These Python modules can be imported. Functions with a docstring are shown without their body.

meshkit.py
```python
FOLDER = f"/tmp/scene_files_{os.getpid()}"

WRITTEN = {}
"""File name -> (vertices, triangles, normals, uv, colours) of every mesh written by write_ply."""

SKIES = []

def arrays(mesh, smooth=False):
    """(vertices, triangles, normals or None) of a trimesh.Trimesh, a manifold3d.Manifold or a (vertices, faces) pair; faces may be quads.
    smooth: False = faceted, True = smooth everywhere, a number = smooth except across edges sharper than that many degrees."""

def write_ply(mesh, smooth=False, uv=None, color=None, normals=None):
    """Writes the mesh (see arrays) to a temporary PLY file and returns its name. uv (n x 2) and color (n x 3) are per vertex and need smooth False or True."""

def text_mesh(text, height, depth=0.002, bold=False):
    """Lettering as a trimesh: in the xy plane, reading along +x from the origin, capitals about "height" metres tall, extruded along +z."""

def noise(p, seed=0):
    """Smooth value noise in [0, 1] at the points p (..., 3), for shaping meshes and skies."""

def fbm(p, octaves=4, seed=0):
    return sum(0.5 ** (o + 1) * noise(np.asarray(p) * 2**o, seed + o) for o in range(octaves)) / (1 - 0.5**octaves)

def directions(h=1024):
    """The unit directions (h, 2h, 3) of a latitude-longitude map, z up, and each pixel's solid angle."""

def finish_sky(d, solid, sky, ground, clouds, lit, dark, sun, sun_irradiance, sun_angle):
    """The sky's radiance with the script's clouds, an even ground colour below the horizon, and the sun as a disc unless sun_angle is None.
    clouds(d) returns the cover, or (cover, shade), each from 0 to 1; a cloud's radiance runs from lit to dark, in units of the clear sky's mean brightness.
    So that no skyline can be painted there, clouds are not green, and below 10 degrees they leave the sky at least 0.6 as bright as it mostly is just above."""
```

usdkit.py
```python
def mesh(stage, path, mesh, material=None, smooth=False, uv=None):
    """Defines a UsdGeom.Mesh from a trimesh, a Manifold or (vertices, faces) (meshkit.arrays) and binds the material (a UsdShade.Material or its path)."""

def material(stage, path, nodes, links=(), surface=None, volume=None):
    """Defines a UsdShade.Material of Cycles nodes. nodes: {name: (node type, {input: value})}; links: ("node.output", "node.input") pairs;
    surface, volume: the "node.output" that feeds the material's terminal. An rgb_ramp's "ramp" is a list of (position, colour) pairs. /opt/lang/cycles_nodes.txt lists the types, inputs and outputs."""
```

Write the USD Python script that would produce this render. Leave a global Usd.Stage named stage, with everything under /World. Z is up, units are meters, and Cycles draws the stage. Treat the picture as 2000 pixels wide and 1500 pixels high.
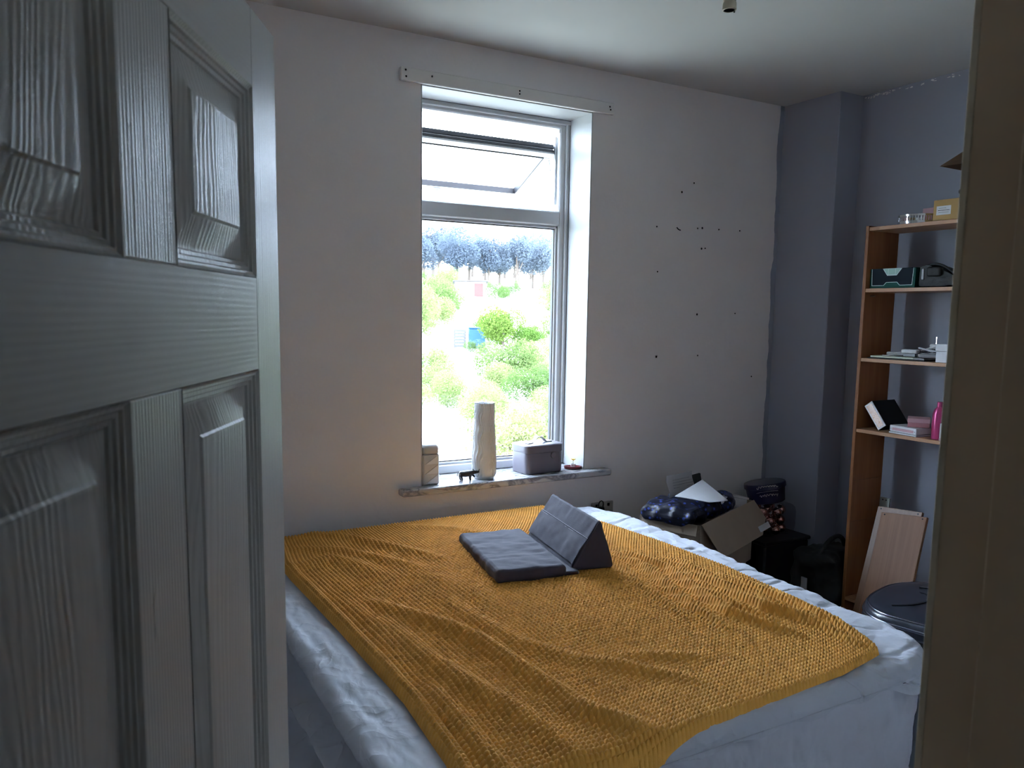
import math, random
import numpy as np
import trimesh
import manifold3d as m3
from shapely.geometry import Polygon, LineString, Point, box as sbox
from shapely import union_all
from pxr import Usd, UsdGeom, UsdLux, UsdShade, Gf, Sdf, Vt
import usdkit, meshkit
from meshkit import noise, fbm

stage = Usd.Stage.CreateInMemory()
UsdGeom.SetStageUpAxis(stage, 'Z'); UsdGeom.SetStageMetersPerUnit(stage, 1.0)
world = UsdGeom.Xform.Define(stage, '/World'); stage.SetDefaultPrim(world.GetPrim())
UsdGeom.Scope.Define(stage, '/World/Looks')
rng = np.random.default_rng(7)

# ------------------------------------------------------------------ camera, sky, sun, exposure
F, CX, CY, YAW, PITCH, ROLL = 1551.41, 991.17, 800.17, 0.513884, 0.120972, -0.013203
EYE = (0.0, 0.0, 1.63)
EXPOSURE = -0.2
SKY, SUN = 11.0, 30.0
cy_, sy_ = math.cos(YAW), math.sin(YAW)
fwd = np.array([sy_*math.cos(PITCH), cy_*math.cos(PITCH), -math.sin(PITCH)])
rt0 = np.array([cy_, -sy_, 0.0]); dn0 = np.cross(fwd, rt0)
rt = rt0*math.cos(ROLL)+dn0*math.sin(ROLL); dn = -rt0*math.sin(ROLL)+dn0*math.cos(ROLL)
cam = UsdGeom.Camera.Define(stage, '/World/camera')
cam.CreateHorizontalApertureAttr(36.0); cam.CreateVerticalApertureAttr(27.0)
cam.CreateFocalLengthAttr(36.0*F/2000)
cam.CreateHorizontalApertureOffsetAttr((1000-CX)/2000*36.0)
cam.CreateVerticalApertureOffsetAttr(-(750-CY)/2000*36.0)
cam.CreateClippingRangeAttr((0.02, 2000.0))
cam.CreateFStopAttr(11.0); cam.CreateFocusDistanceAttr(3.0)
cam.CreateExposureAttr(EXPOSURE)
cam.AddTransformOp().Set(Gf.Matrix4d(*rt, 0, *(-dn), 0, *(-fwd), 0, *EYE, 1))

dome = UsdLux.DomeLight.Define(stage, '/World/sky')
dome.CreateIntensityAttr(SKY); dome.CreateColorAttr(Gf.Vec3f(0.64, 0.79, 1.0))
sun = UsdLux.DistantLight.Define(stage, '/World/sun')
sun.CreateIntensityAttr(SUN); sun.CreateAngleAttr(0.6); sun.CreateColorAttr(Gf.Vec3f(1.0, 0.97, 0.94))
SD = np.array([0.42, -0.66, 0.60]); SD /= np.linalg.norm(SD)      # towards the sun, over the house behind the viewer
zax = SD; xax = np.cross([0, 0, 1], zax); xax /= np.linalg.norm(xax); yax = np.cross(zax, xax)
sun.AddTransformOp().Set(Gf.Matrix4d(*xax, 0, *yax, 0, *zax, 0, 0, 0, 60, 1))

# ------------------------------------------------------------------ scene helpers
used = {}
def numbered(parent, name):
    k = (parent, name); n = used.get(k, 0); used[k] = n+1
    return name if n == 0 else f'{name}_{n:03d}'
def tag(p, label=None, cat=None, group=None, kind=None):
    for k, v in (('label', label), ('category', cat), ('group', group), ('kind', kind)):
        if v: p.SetCustomDataByKey(k, v)
    return p
def thing(name, label, cat, loc=(0, 0, 0), rot=(0, 0, 0), group=None, kind=None, scale=None):
    x = UsdGeom.Xform.Define(stage, '/World/'+numbered('/World', name))
    x.AddTranslateOp().Set(Gf.Vec3d(*map(float, loc)))
    if any(rot): x.AddRotateXYZOp().Set(Gf.Vec3f(*map(float, rot)))
    if scale: x.AddScaleOp().Set(Gf.Vec3f(*map(float, scale)))
    return tag(x.GetPrim(), label, cat, group, kind)
def part(parent, name, mesh, mat, smooth=30, label=None, kind=None, uv=None):
    base = str(parent.GetPath())
    m = usdkit.mesh(stage, base+'/'+numbered(base, name), mesh, M[mat], smooth, uv)
    return tag(m.GetPrim(), label, None, None, kind)
def single(name, mesh, mat, label, cat, group=None, kind=None, smooth=30, loc=None, rot=(0, 0, 0), uv=None):
    m = usdkit.mesh(stage, '/World/'+numbered('/World', name), mesh, M[mat], smooth, uv)
    if loc is not None:
        m.AddTranslateOp().Set(Gf.Vec3d(*map(float, loc)))
        if any(rot): m.AddRotateXYZOp().Set(Gf.Vec3f(*map(float, rot)))
    return tag(m.GetPrim(), label, cat, group, kind)
def copy_of(proto, loc, rotz=0.0, scale=1.0, label=None, squash=1.0):
    was = proto.GetCustomData()
    r = thing(proto.GetName().rstrip('0123456789').rstrip('_'), label or was['label'], was['category'], loc, (0, 0, rotz), was.get('group'), scale=(scale, scale, scale*squash))
    r.GetReferences().AddInternalReference(proto.GetPath()); r.SetInstanceable(True)
    for k in ('label', 'category', 'group'):
        v = {'label': label or was['label'], 'category': was['category'], 'group': was.get('group')}[k]
        if v: r.SetCustomDataByKey(k, v)
    return r

cat = trimesh.util.concatenate
def bx(x0, x1, y0, y1, z0, z1):
    m = trimesh.creation.box((x1-x0, y1-y0, z1-z0)); m.apply_translation(((x0+x1)/2, (y0+y1)/2, (z0+z1)/2)); return m
def cbx(x0, x1, y0, y1, z0, z1, c=0.002):
    """a box with chamfered edges"""
    h = np.array([(x1-x0)/2, (y1-y0)/2, (z1-z0)/2]); c = min(c, h.min()*0.8); pts = []
    for s in np.array(np.meshgrid([-1, 1], [-1, 1], [-1, 1])).T.reshape(-1, 3):
        for k in range(3):
            p = h-c; p = p.copy(); p[k] = h[k]; pts.append(s*p)
    m = trimesh.convex.convex_hull(np.array(pts)); m.apply_translation(((x0+x1)/2, (y0+y1)/2, (z0+z1)/2)); return m
def rbx(x0, x1, y0, y1, z0, z1, r=0.01, n=16):
    s = m3.Manifold.sphere(r, n); pts = []
    for x in (x0+r, x1-r):
        for y in (y0+r, y1-r):
            for z in (z0+r, z1-r): pts.append(s.translate((x, y, z)))
    return tm(m3.Manifold.batch_hull(pts))
def tm(m):
    q = m.to_mesh(); return trimesh.Trimesh(np.array(q.vert_properties[:, :3]), np.array(q.tri_verts), process=False)
def man(t):
    return m3.Manifold(m3.Mesh(np.asarray(t.vertices, np.float32), np.asarray(t.faces, np.uint32)))
def move(m, t=(0, 0, 0), rot=None):
    m = m.copy()
    if rot is not None:
        m.apply_transform(trimesh.transformations.euler_matrix(*[math.radians(a) for a in rot]))
    m.apply_translation(t); return m
def lathe(prof, n=48):
    return trimesh.creation.revolve(np.array(prof, float), sections=n)
def tube(pts, r, n=8):
    from scipy.interpolate import CubicSpline
    p = np.array(pts, float)
    if len(p) > 2:
        t = np.r_[0, np.cumsum(np.linalg.norm(np.diff(p, axis=0), axis=1))]
        p = CubicSpline(t, p)(np.linspace(0, t[-1], max(12, 6*len(p))))
    T = np.gradient(p, axis=0); T /= np.linalg.norm(T, axis=1, keepdims=True)
    a = np.cross(T[0], [0, 0, 1.0]); a = a if np.linalg.norm(a) > 0.1 else np.cross(T[0], [1.0, 0, 0]); a /= np.linalg.norm(a)
    A = []
    for t in T:
        a = a-t*(a@t); a /= np.linalg.norm(a); A.append(a)
    A = np.array(A); B = np.cross(T, A); ang = np.arange(n)*2*np.pi/n
    rr = np.broadcast_to(r, (len(p),))[:, None, None]
    v = p[:, None]+rr*(np.cos(ang)[None, :, None]*A[:, None]+np.sin(ang)[None, :, None]*B[:, None])
    f = grid_faces(len(p), n, wrap=True)
    v = np.vstack([v.reshape(-1, 3), p[:1], p[-1:]]); N = len(p)*n
    caps = [[N, (i+1) % n, i] for i in range(n)]+[[N+1, N-n+i, N-n+(i+1) % n] for i in range(n)]
    return trimesh.Trimesh(v, np.vstack([f, caps]), process=False)
def grid_faces(rows, cols, wrap=False):
    c = cols if wrap else cols-1
    i, j = np.meshgrid(np.arange(rows-1), np.arange(c), indexing='ij'); j2 = (j+1) % cols
    a, b, d, e = i*cols+j, i*cols+j2, (i+1)*cols+j2, (i+1)*cols+j
    return np.vstack([np.stack([a, b, d], -1).reshape(-1, 3), np.stack([a, d, e], -1).reshape(-1, 3)])
def prism(poly, h, z0=0.0):
    if not isinstance(poly, Polygon) and not hasattr(poly, 'geoms'): poly = Polygon(poly)
    ms = [trimesh.creation.extrude_polygon(g, h, engine='earcut') for g in getattr(poly, 'geoms', [poly])]
    m = cat(ms); m.apply_translation((0, 0, z0)); return m
def facing(m, axis):
    """turns a drawing in the xy plane (front +z) so that it stands up: 'x-' faces -x with its right towards -y, 'y-' faces -y with its right towards +x"""
    if axis == 'y-': R = np.array([[1, 0, 0], [0, 0, -1], [0, 1, 0]], float)
    if axis == 'x-': R = np.array([[0, 0, -1], [-1, 0, 0], [0, 1, 0]], float)
    m = m.copy(); m.vertices = np.asarray(m.vertices)@R.T; return m
def sstep(x, a, b):
    t = np.clip((x-a)/(b-a), 0, 1); return t*t*(3-2*t)

# ------------------------------------------------------------------ materials
M = {}
def mat(name, nodes, links, surface): M[name] = usdkit.material(stage, '/World/Looks/'+name, nodes, links, surface=surface)
def pm(name, col, rough=0.5, var=0.06, vs=6.0, bump=0.0, bs=60.0, metal=0.0, stretch=(1, 1, 1), spec=0.5, sheen=0.0, coat=0.0, detail=4.0, **kw):
    c = np.array(col)
    nodes = {'tc': ('texture_coordinate', {}), 'mp': ('mapping', {'scale': stretch}),
             'n': ('noise_texture', {'scale': vs, 'detail': detail, 'roughness': 0.6}),
             'r': ('rgb_ramp', {'ramp': [(0.25, c*(1-var)), (0.75, np.minimum(c*(1+var), 0.95))]}),
             'p': ('principled_bsdf', dict(roughness=rough, metallic=metal, specular_ior_level=spec, sheen_weight=sheen, coat_weight=coat, **kw))}
    links = [('tc.object', 'mp.vector'), ('mp.vector', 'n.vector'), ('n.fac', 'r.fac'), ('r.color', 'p.base_color')]
    if bump:
        nodes['n2'] = ('noise_texture', {'scale': bs, 'detail': 3.0}); nodes['b'] = ('bump', {'strength': 1.0, 'distance': bump})
        links += [('mp.vector', 'n2.vector'), ('n2.fac', 'b.height'), ('b.normal', 'p.normal')]
    mat(name, nodes, links, 'p.BSDF')
def wood(name, c1, c2, rough=0.4, scale=22.0, stretch=(1, 1, 0.06), bump=0.0003):
    nodes = {'tc': ('texture_coordinate', {}), 'mp': ('mapping', {'scale': stretch}),
             'n': ('noise_texture', {'scale': scale, 'detail': 5.0, 'roughness': 0.65, 'distortion': 0.6}),
             'r': ('rgb_ramp', {'ramp': [(0.3, c1), (0.5, tuple(0.5*(np.array(c1)+np.array(c2)))), (0.7, c2)]}),
             'b': ('bump', {'distance': bump}), 'p': ('principled_bsdf', {'roughness': rough, 'specular_ior_level': 0.3})}
    mat(name, nodes, [('tc.object', 'mp.vector'), ('mp.vector', 'n.vector'), ('n.fac', 'r.fac'), ('r.color', 'p.base_color'), ('n.fac', 'b.height'), ('b.normal', 'p.normal')], 'p.BSDF')
def grain_paint(name, vertical, cathedral=False):
    """gloss paint over a moulded skin with an embossed wood grain"""
    st = (1, 1, 0.05) if vertical else (0.05, 1, 1)
    if cathedral: st = (1, 1, 0.16)
    nodes = {'tc': ('texture_coordinate', {}), 'mp': ('mapping', {'scale': st}),
             'n0': ('noise_texture', {'scale': 5.0 if cathedral else 2.0, 'detail': 2.0}),
             'ad': ('mix', {'mix_type': 'linear_light', 'fac': 0.10 if cathedral else 0.035}),
             'w': ('wave_texture', {'wave_type': 'bands', 'bands_direction': 'x' if vertical else 'z', 'scale': 38.0 if cathedral else 48.0, 'distortion': 7.0 if cathedral else 4.5, 'detail': 3.0, 'detail_scale': 1.2}),
             'n1': ('noise_texture', {'scale': 160.0, 'detail': 2.0}), 'mx': ('mix', {'fac': 0.25}),
             'b': ('bump', {'strength': 0.55 if vertical else 0.22, 'distance': 0.0007}),
             'n3': ('noise_texture', {'scale': 3.0, 'detail': 3.0}), 'r': ('rgb_ramp', {'ramp': [(0.3, (0.50, 0.50, 0.485)), (0.7, (0.555, 0.55, 0.53))]}),
             'p': ('principled_bsdf', {'roughness': 0.36, 'specular_ior_level': 0.15})}
    mat(name, nodes, [('tc.object', 'mp.vector'), ('mp.vector', 'n0.vector'), ('mp.vector', 'ad.color1'), ('n0.color', 'ad.color2'), ('ad.color', 'w.vector'), ('mp.vector', 'n1.vector'), ('w.color', 'mx.color1'), ('n1.color', 'mx.color2'),
                      ('mx.color', 'b.height'), ('b.normal', 'p.normal'), ('tc.object', 'n3.vector'), ('n3.fac', 'r.fac'), ('r.color', 'p.base_color')], 'p.BSDF')

grain_paint('paint_grain_upright', True); grain_paint('paint_grain_level', False); grain_paint('paint_grain_panel', True, True)
pm('ceiling_white', (0.52, 0.52, 0.515), 0.9, 0.03, 1.5, 0.0006, 18)
# white emulsion with scuffs; the grey-blue paint of the next wall runs over its edge in a wavy line
mat('wall_white', {'tc': ('texture_coordinate', {}), 'n': ('noise_texture', {'scale': 1.3, 'detail': 5.0, 'roughness': 0.65}), 'r': ('rgb_ramp', {'ramp': [(0.3, (0.80, 0.765, 0.775)), (0.62, (0.86, 0.82, 0.83))]}),
    'sx': ('separate_xyz', {}), 'n1': ('noise_texture', {'scale': 4.0, 'detail': 4.0}), 'ml': ('math', {'math_type': 'multiply', 'value2': 0.07}), 'sb': ('math', {'math_type': 'add'}), 'gt': ('math', {'math_type': 'greater_than', 'value2': 3.852}),
    'n2': ('noise_texture', {'scale': 25.0, 'detail': 4.0}), 'b': ('bump', {'distance': 0.0015}), 'm': ('mix', {'color2': (0.29, 0.305, 0.365)}), 'p': ('principled_bsdf', {'roughness': 0.62})},
    [('tc.object', 'n.vector'), ('n.fac', 'r.fac'), ('tc.object', 'sx.vector'), ('tc.object', 'n1.vector'), ('n1.fac', 'ml.value1'), ('ml.value', 'sb.value1'), ('sx.x', 'sb.value2'), ('sb.value', 'gt.value1'), ('gt.value', 'm.fac'),
     ('r.color', 'm.color1'), ('m.color', 'p.base_color'), ('tc.object', 'n2.vector'), ('n2.fac', 'b.height'), ('b.normal', 'p.normal')], 'p.BSDF')
pm('wall_grey', (0.29, 0.305, 0.365), 0.6, 0.05, 1.6, 0.001, 22)
pm('wall_plain', (0.84, 0.83, 0.85), 0.8, 0.04, 1.6, 0.001, 22)
pm('wall_landing_cream', (0.60, 0.54, 0.45), 0.8, 0.04, 1.6)
pm('flake', (0.70, 0.70, 0.68), 0.8, 0.15, 40)
pm('gloss_white', (0.44, 0.445, 0.455), 0.36, 0.04, 5, 0.0008, 20, spec=0.25)
pm('batten_white', (0.80, 0.77, 0.76), 0.5, 0.05, 5, 0.0006, 30)
pm('gloss_cream', (0.70, 0.53, 0.35), 0.35, 0.06, 5, 0.0006, 30)
pm('cream_lit_edge', (0.80, 0.70, 0.54), 0.6, 0.2, 12, 0.0006, 40)  # lighter cream: window light on the rounded jamb edge, put into the colour
pm('chipped', (0.035, 0.028, 0.022), 0.7)
pm('pvc', (0.56, 0.56, 0.575), 0.35, 0.03, 5)
pm('rubber', (0.02, 0.02, 0.025), 0.5)
pm('steel', (0.45, 0.45, 0.47), 0.35, 0.05, 20, metal=1.0)
pm('chrome', (0.75, 0.75, 0.77), 0.15, 0.03, 20, metal=1.0)
pm('carpet', (0.42, 0.40, 0.40), 0.95, 0.3, 80, 0.004, 200)
def pane_mat(name, tint, rough, base, top):
    mat(name, {'lw': ('layer_weight', {'blend': 0.5}), 'pw': ('math', {'math_type': 'power', 'value2': 5.0}), 'ma': ('math', {'math_type': 'multiply_add', 'value2': top, 'value3': base}),
               't': ('transparent_bsdf', {'color': tint}), 'g': ('glossy_bsdf', {'color': (1, 1, 1), 'roughness': rough}), 'm': ('mix_closure', {})},
        [('lw.facing', 'pw.value1'), ('pw.value', 'ma.value1'), ('ma.value', 'm.fac'), ('t.BSDF', 'm.closure1'), ('g.BSDF', 'm.closure2')], 'm.closure')
pane_mat('glass', (0.985, 0.99, 0.99), 0.02, 0.02, 0.6); pane_mat('clear_film', (0.88, 0.86, 0.87), 0.15, 0.03, 0.5)
mat('marble', {'tc': ('texture_coordinate', {}), 'mp': ('mapping', {'scale': (0.5, 1.6, 1.6), 'rotation': (0, 0, 0.3)}), 'n': ('noise_texture', {'scale': 7.0, 'detail': 8.0, 'roughness': 0.62, 'distortion': 1.6}),
    'r': ('rgb_ramp', {'ramp': [(0.0, (0.44, 0.445, 0.47)), (0.44, (0.46, 0.46, 0.48)), (0.50, (0.15, 0.15, 0.18)), (0.56, (0.42, 0.42, 0.44)), (1, (0.48, 0.48, 0.49))]}), 'p': ('principled_bsdf', {'roughness': 0.16})},
    [('tc.object', 'mp.vector'), ('mp.vector', 'n.vector'), ('n.fac', 'r.fac'), ('r.color', 'p.base_color')], 'p.BSDF')
def cotton(name, c, sc, dist):
    mat(name, {'tc': ('texture_coordinate', {}), 'n0': ('noise_texture', {'scale': 3.0, 'detail': 2.0}), 'ad': ('mix', {'mix_type': 'linear_light', 'fac': 0.10}), 'n': ('noise_texture', {'type': 'ridged_multifractal', 'scale': sc, 'detail': 3.0, 'roughness': 0.5, 'offset': 0.9, 'gain': 1.6}),
        'b': ('bump', {'distance': dist, 'strength': 0.8}), 'p': ('principled_bsdf', {'base_color': c, 'roughness': 0.85, 'sheen_weight': 0.1})},
        [('tc.object', 'n0.vector'), ('tc.object', 'ad.color1'), ('n0.color', 'ad.color2'), ('ad.color', 'n.vector'), ('n.fac', 'b.height'), ('b.normal', 'p.normal')], 'p.BSDF')
cotton('sheet_cotton', (0.55, 0.57, 0.635), 7.0, 0.006); cotton('valance_cotton', (0.62, 0.63, 0.70), 4.5, 0.006)
pm('blanket_mustard', (0.65, 0.31, 0.046), 0.85, 0.14, 18, 0.0012, 420, sheen=0.2, sheen_tint=(1.0, 0.75, 0.38), sheen_roughness=0.4)
pm('cushion_grey', (0.032, 0.030, 0.048), 0.9, 0.12, 60, 0.0006, 300, sheen=0.06)
pm('cushion_dark', (0.045, 0.045, 0.06), 0.92, 0.12, 60, 0.0006, 300, sheen=0.15)
pm('thread', (0.17, 0.17, 0.21), 0.8)
wood('pine', (0.22, 0.082, 0.028), (0.31, 0.128, 0.048), 0.42)
wood('pine_level', (0.36, 0.185, 0.095), (0.47, 0.265, 0.15), 0.4, 22, (1, 0.06, 1))
wood('board_wood', (0.15, 0.060, 0.024), (0.23, 0.108, 0.05), 0.5, 16, (1, 1, 0.05))
wood('board_shade', (0.13, 0.06, 0.028), (0.20, 0.095, 0.045), 0.35, 16, (1, 1, 0.05))  # darker copy of the board wood, shadow put into its colour
pm('board_pale', (0.30, 0.31, 0.27), 0.6)
pm('cardboard', (0.27, 0.205, 0.15), 0.85, 0.08, 8, 0.0003, 90)
pm('cardboard_inner', (0.24, 0.185, 0.14), 0.85, 0.08, 8)
pm('kraft_tan', (0.40, 0.25, 0.085), 0.7, 0.05, 10)
pm('paper', (0.66, 0.66, 0.69), 0.7, 0.03, 8)
pm('paper_grey', (0.48, 0.48, 0.50), 0.7, 0.04, 8)
pm('ink', (0.06, 0.06, 0.07), 0.6)
pm('ink_grey', (0.30, 0.31, 0.33), 0.6)
mat('bag_blue', {'tc': ('texture_coordinate', {}), 'v': ('voronoi_texture', {'scale': 36.0, 'randomness': 1.0}), 'r': ('rgb_ramp', {'ramp': [(0.0, (0.05, 0.10, 0.42)), (0.22, (0.03, 0.05, 0.24)), (0.30, (0.006, 0.007, 0.018)), (1, (0.006, 0.007, 0.016))]}), 'p': ('principled_bsdf', {'roughness': 0.48, 'specular_ior_level': 0.3})},
    [('tc.object', 'v.vector'), ('v.distance', 'r.fac'), ('r.color', 'p.base_color')], 'p.BSDF')
pm('tub_purple', (0.012, 0.010, 0.035), 0.25, 0.1)
pm('tub_letter', (0.28, 0.24, 0.22), 0.4)
pm('bauble', (0.62, 0.34, 0.28), 0.12, 0.05, 10, metal=1.0)
pm('black_plastic', (0.008, 0.008, 0.010), 0.5, 0.1, spec=0.2)
pm('black_matte', (0.014, 0.014, 0.015), 0.9, 0.2, 20, 0.002, 60)
pm('black_leather', (0.008, 0.009, 0.010), 0.6, 0.2, 20, 0.001, 120)
mat('case_shell', {'tc': ('texture_coordinate', {}), 'ch': ('checker_texture', {'scale': 130.0, 'color1': (0, 0, 0), 'color2': (1, 1, 1)}), 'b': ('bump', {'distance': 0.0012}), 'p': ('principled_bsdf', {'base_color': (0.022, 0.026, 0.038), 'roughness': 0.3, 'coat_weight': 0.5})},
    [('tc.object', 'ch.vector'), ('ch.fac', 'b.height'), ('b.normal', 'p.normal')], 'p.BSDF')
pm('case_smooth', (0.024, 0.028, 0.040), 0.33, 0.05)
pm('case_rim', (0.45, 0.48, 0.58), 0.2, 0.03, metal=1.0)
pm('denim_pale', (0.33, 0.38, 0.44), 0.9, 0.15, 30, 0.002, 60)
pm('green_print', (0.010, 0.075, 0.058), 0.6, 0.05, spec=0.15)
pm('navy_print', (0.006, 0.012, 0.020), 0.6, 0.05, spec=0.12)
pm('mint_print', (0.26, 0.46, 0.38), 0.4, 0.05)
pm('pale_line', (0.45, 0.58, 0.55), 0.4)
pm('pink_card', (0.45, 0.20, 0.22), 0.6, 0.05)
pm('pink_pale', (0.55, 0.33, 0.36), 0.6, 0.05)
pm('bottle_pink', (0.42, 0.045, 0.16), 0.25, 0.05, metal=0.35)
pm('white_plastic', (0.68, 0.68, 0.70), 0.35, 0.03)
pm('grey_plastic', (0.34, 0.34, 0.36), 0.4, 0.05)
pm('mint_edge', (0.50, 0.56, 0.46), 0.4)
mat('foil_pattern', {'tc': ('texture_coordinate', {}), 'n': ('noise_texture', {'scale': 60.0, 'detail': 5.0, 'distortion': 2.5}), 'r': ('rgb_ramp', {'ramp': [(0.35, (0.50, 0.30, 0.26)), (0.5, (0.72, 0.60, 0.55)), (0.62, (0.60, 0.36, 0.22)), (0.75, (0.30, 0.12, 0.12))]}), 'p': ('principled_bsdf', {'roughness': 0.25, 'metallic': 0.4})},
    [('tc.object', 'n.vector'), ('n.fac', 'r.fac'), ('r.color', 'p.base_color')], 'p.BSDF')
pm('ceramic_white', (0.80, 0.81, 0.83), 0.25, 0.03, 6)
pm('ceramic_facet', (0.60, 0.58, 0.57), 0.5, 0.12, 9)
pm('vanity_leather', (0.115, 0.105, 0.125), 0.42, 0.05, 12, 0.0003, 260)
pm('rhino', (0.022, 0.018, 0.017), 0.45, 0.2, 60, 0.001, 200)
pm('red_dish', (0.20, 0.028, 0.03), 0.25, 0.1)
pm('yellow_petal', (0.72, 0.46, 0.05), 0.6)
pm('stem_green', (0.18, 0.25, 0.10), 0.6)
pm('lamp_shade_brown', (0.105, 0.055, 0.022), 0.45, 0.3, 16, stretch=(1, 1, 6))
pm('bulb_holder_cream', (0.56, 0.50, 0.38), 0.4)
pm('hole', (0.015, 0.013, 0.013), 0.9)
def leafmat(name, c, c2):
    mat(name, {'o': ('object_info', {}), 'g': ('geometry', {}), 'a': ('math', {'math_type': 'add'}), 'fr': ('math', {'math_type': 'fraction'}), 'r': ('rgb_ramp', {'ramp': [(0.0, c), (1.0, c2)]}), 'd': ('diffuse_bsdf', {}), 't': ('translucent_bsdf', {}), 'm': ('mix_closure', {'fac': 0.4})},
        [('o.random', 'a.value1'), ('g.random_per_island', 'a.value2'), ('a.value', 'fr.value1'), ('fr.value', 'r.fac'), ('r.color', 'd.color'), ('r.color', 't.color'), ('d.BSDF', 'm.closure1'), ('t.BSDF', 'm.closure2')], 'm.closure')
leafmat('leaf_haze', (0.065, 0.082, 0.108), (0.165, 0.188, 0.215)); leafmat('leaf_bush', (0.07, 0.125, 0.035), (0.25, 0.27, 0.11)); leafmat('leaf_deep', (0.06, 0.14, 0.03), (0.20, 0.24, 0.05))  # ridge leaves are grey-blue: distance haze painted into their colour
pm('bark', (0.12, 0.09, 0.07), 0.9)
pm('meadow', (0.33, 0.34, 0.27), 0.95, 0.35, 0.35)
pm('paving', (0.62, 0.60, 0.57), 0.9, 0.1, 1.5)
pm('brick_red', (0.20, 0.035, 0.03), 0.8); pm('shed_wall', (0.42, 0.38, 0.36), 0.8); pm('shed_roof', (0.07, 0.065, 0.07), 0.8); pm('tarp_blue', (0.012, 0.06, 0.20), 0.5); pm('fence_wood', (0.42, 0.37, 0.33), 0.9)

# ------------------------------------------------------------------ the room
YW, XP, XA, ZC = 3.5, 3.855, 4.045, 2.879      # window wall, pier face, alcove wall, ceiling
XL, YB, YL = -0.42, 0.42, 0.30                  # left wall, room and landing faces of the door wall
WX0, WX1, WZ0, WZ1 = 1.50, 2.458, 0.755, 2.664  # window opening
def S(name, label, c, mesh=None, m=None, smooth=False):
    if mesh is None: return thing(name, label, c, kind='structure')
    return single(name, mesh, m, label, c, kind='structure', smooth=smooth)
wallf = tm(man(bx(XL-0.3, XA+0.3, YW, YW+0.34, -0.2, ZC+0.3))-man(bx(WX0, WX1, YW-0.1, YW+0.5, WZ0, WZ1)))
wf = S('wall_front', 'scuffed off-white wall with the tall window, full of screw holes', 'wall')
part(wf, 'plaster', wallf, 'wall_white', False)
# drill holes left where shelves hung
HOLES = [(3.078, 2.315), (2.907, 2.115), (3.205, 2.124), (3.24, 2.128), (3.368, 2.127), (3.534, 2.13), (3.241, 2.012), (3.268, 2.015), (2.923, 1.87), (3.227, 1.637), (3.527, 1.646), (3.245, 1.399), (2.936, 1.396), (3.165, 2.372), (3.689, 1.264)]
for i, (x, z) in enumerate(HOLES):
    r = 0.0042+0.0015*(i % 3 == 0)
    part(wf, 'screw_hole', move(lathe([(0, 0.0012), (r*0.7, 0.0012), (r, 0.0006), (r*1.1, -0.001), (0, -0.001)], 10), (x, YW-0.0008, z), (90, 0, 0)), 'hole')
part(wf, 'scratch', tube([(3.050, YW-0.001, 2.120), (3.060, YW-0.001, 2.111), (3.078, YW-0.001, 2.106)], 0.0032, 6), 'hole')
S('wall_right', 'grey-blue painted wall of the alcove behind the bookcase', 'wall', bx(XA, XA+0.3, YL-2.2, YW+0.34, -0.2, ZC+0.3), 'wall_grey')
pier = S('wall_pier', 'grey-blue painted pier in the corner beside the white wall', 'wall', cbx(XP, XA+0.05, 3.105, YW+0.05, -0.1, ZC+0.05, 0.004), 'wall_grey', 20)
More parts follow.
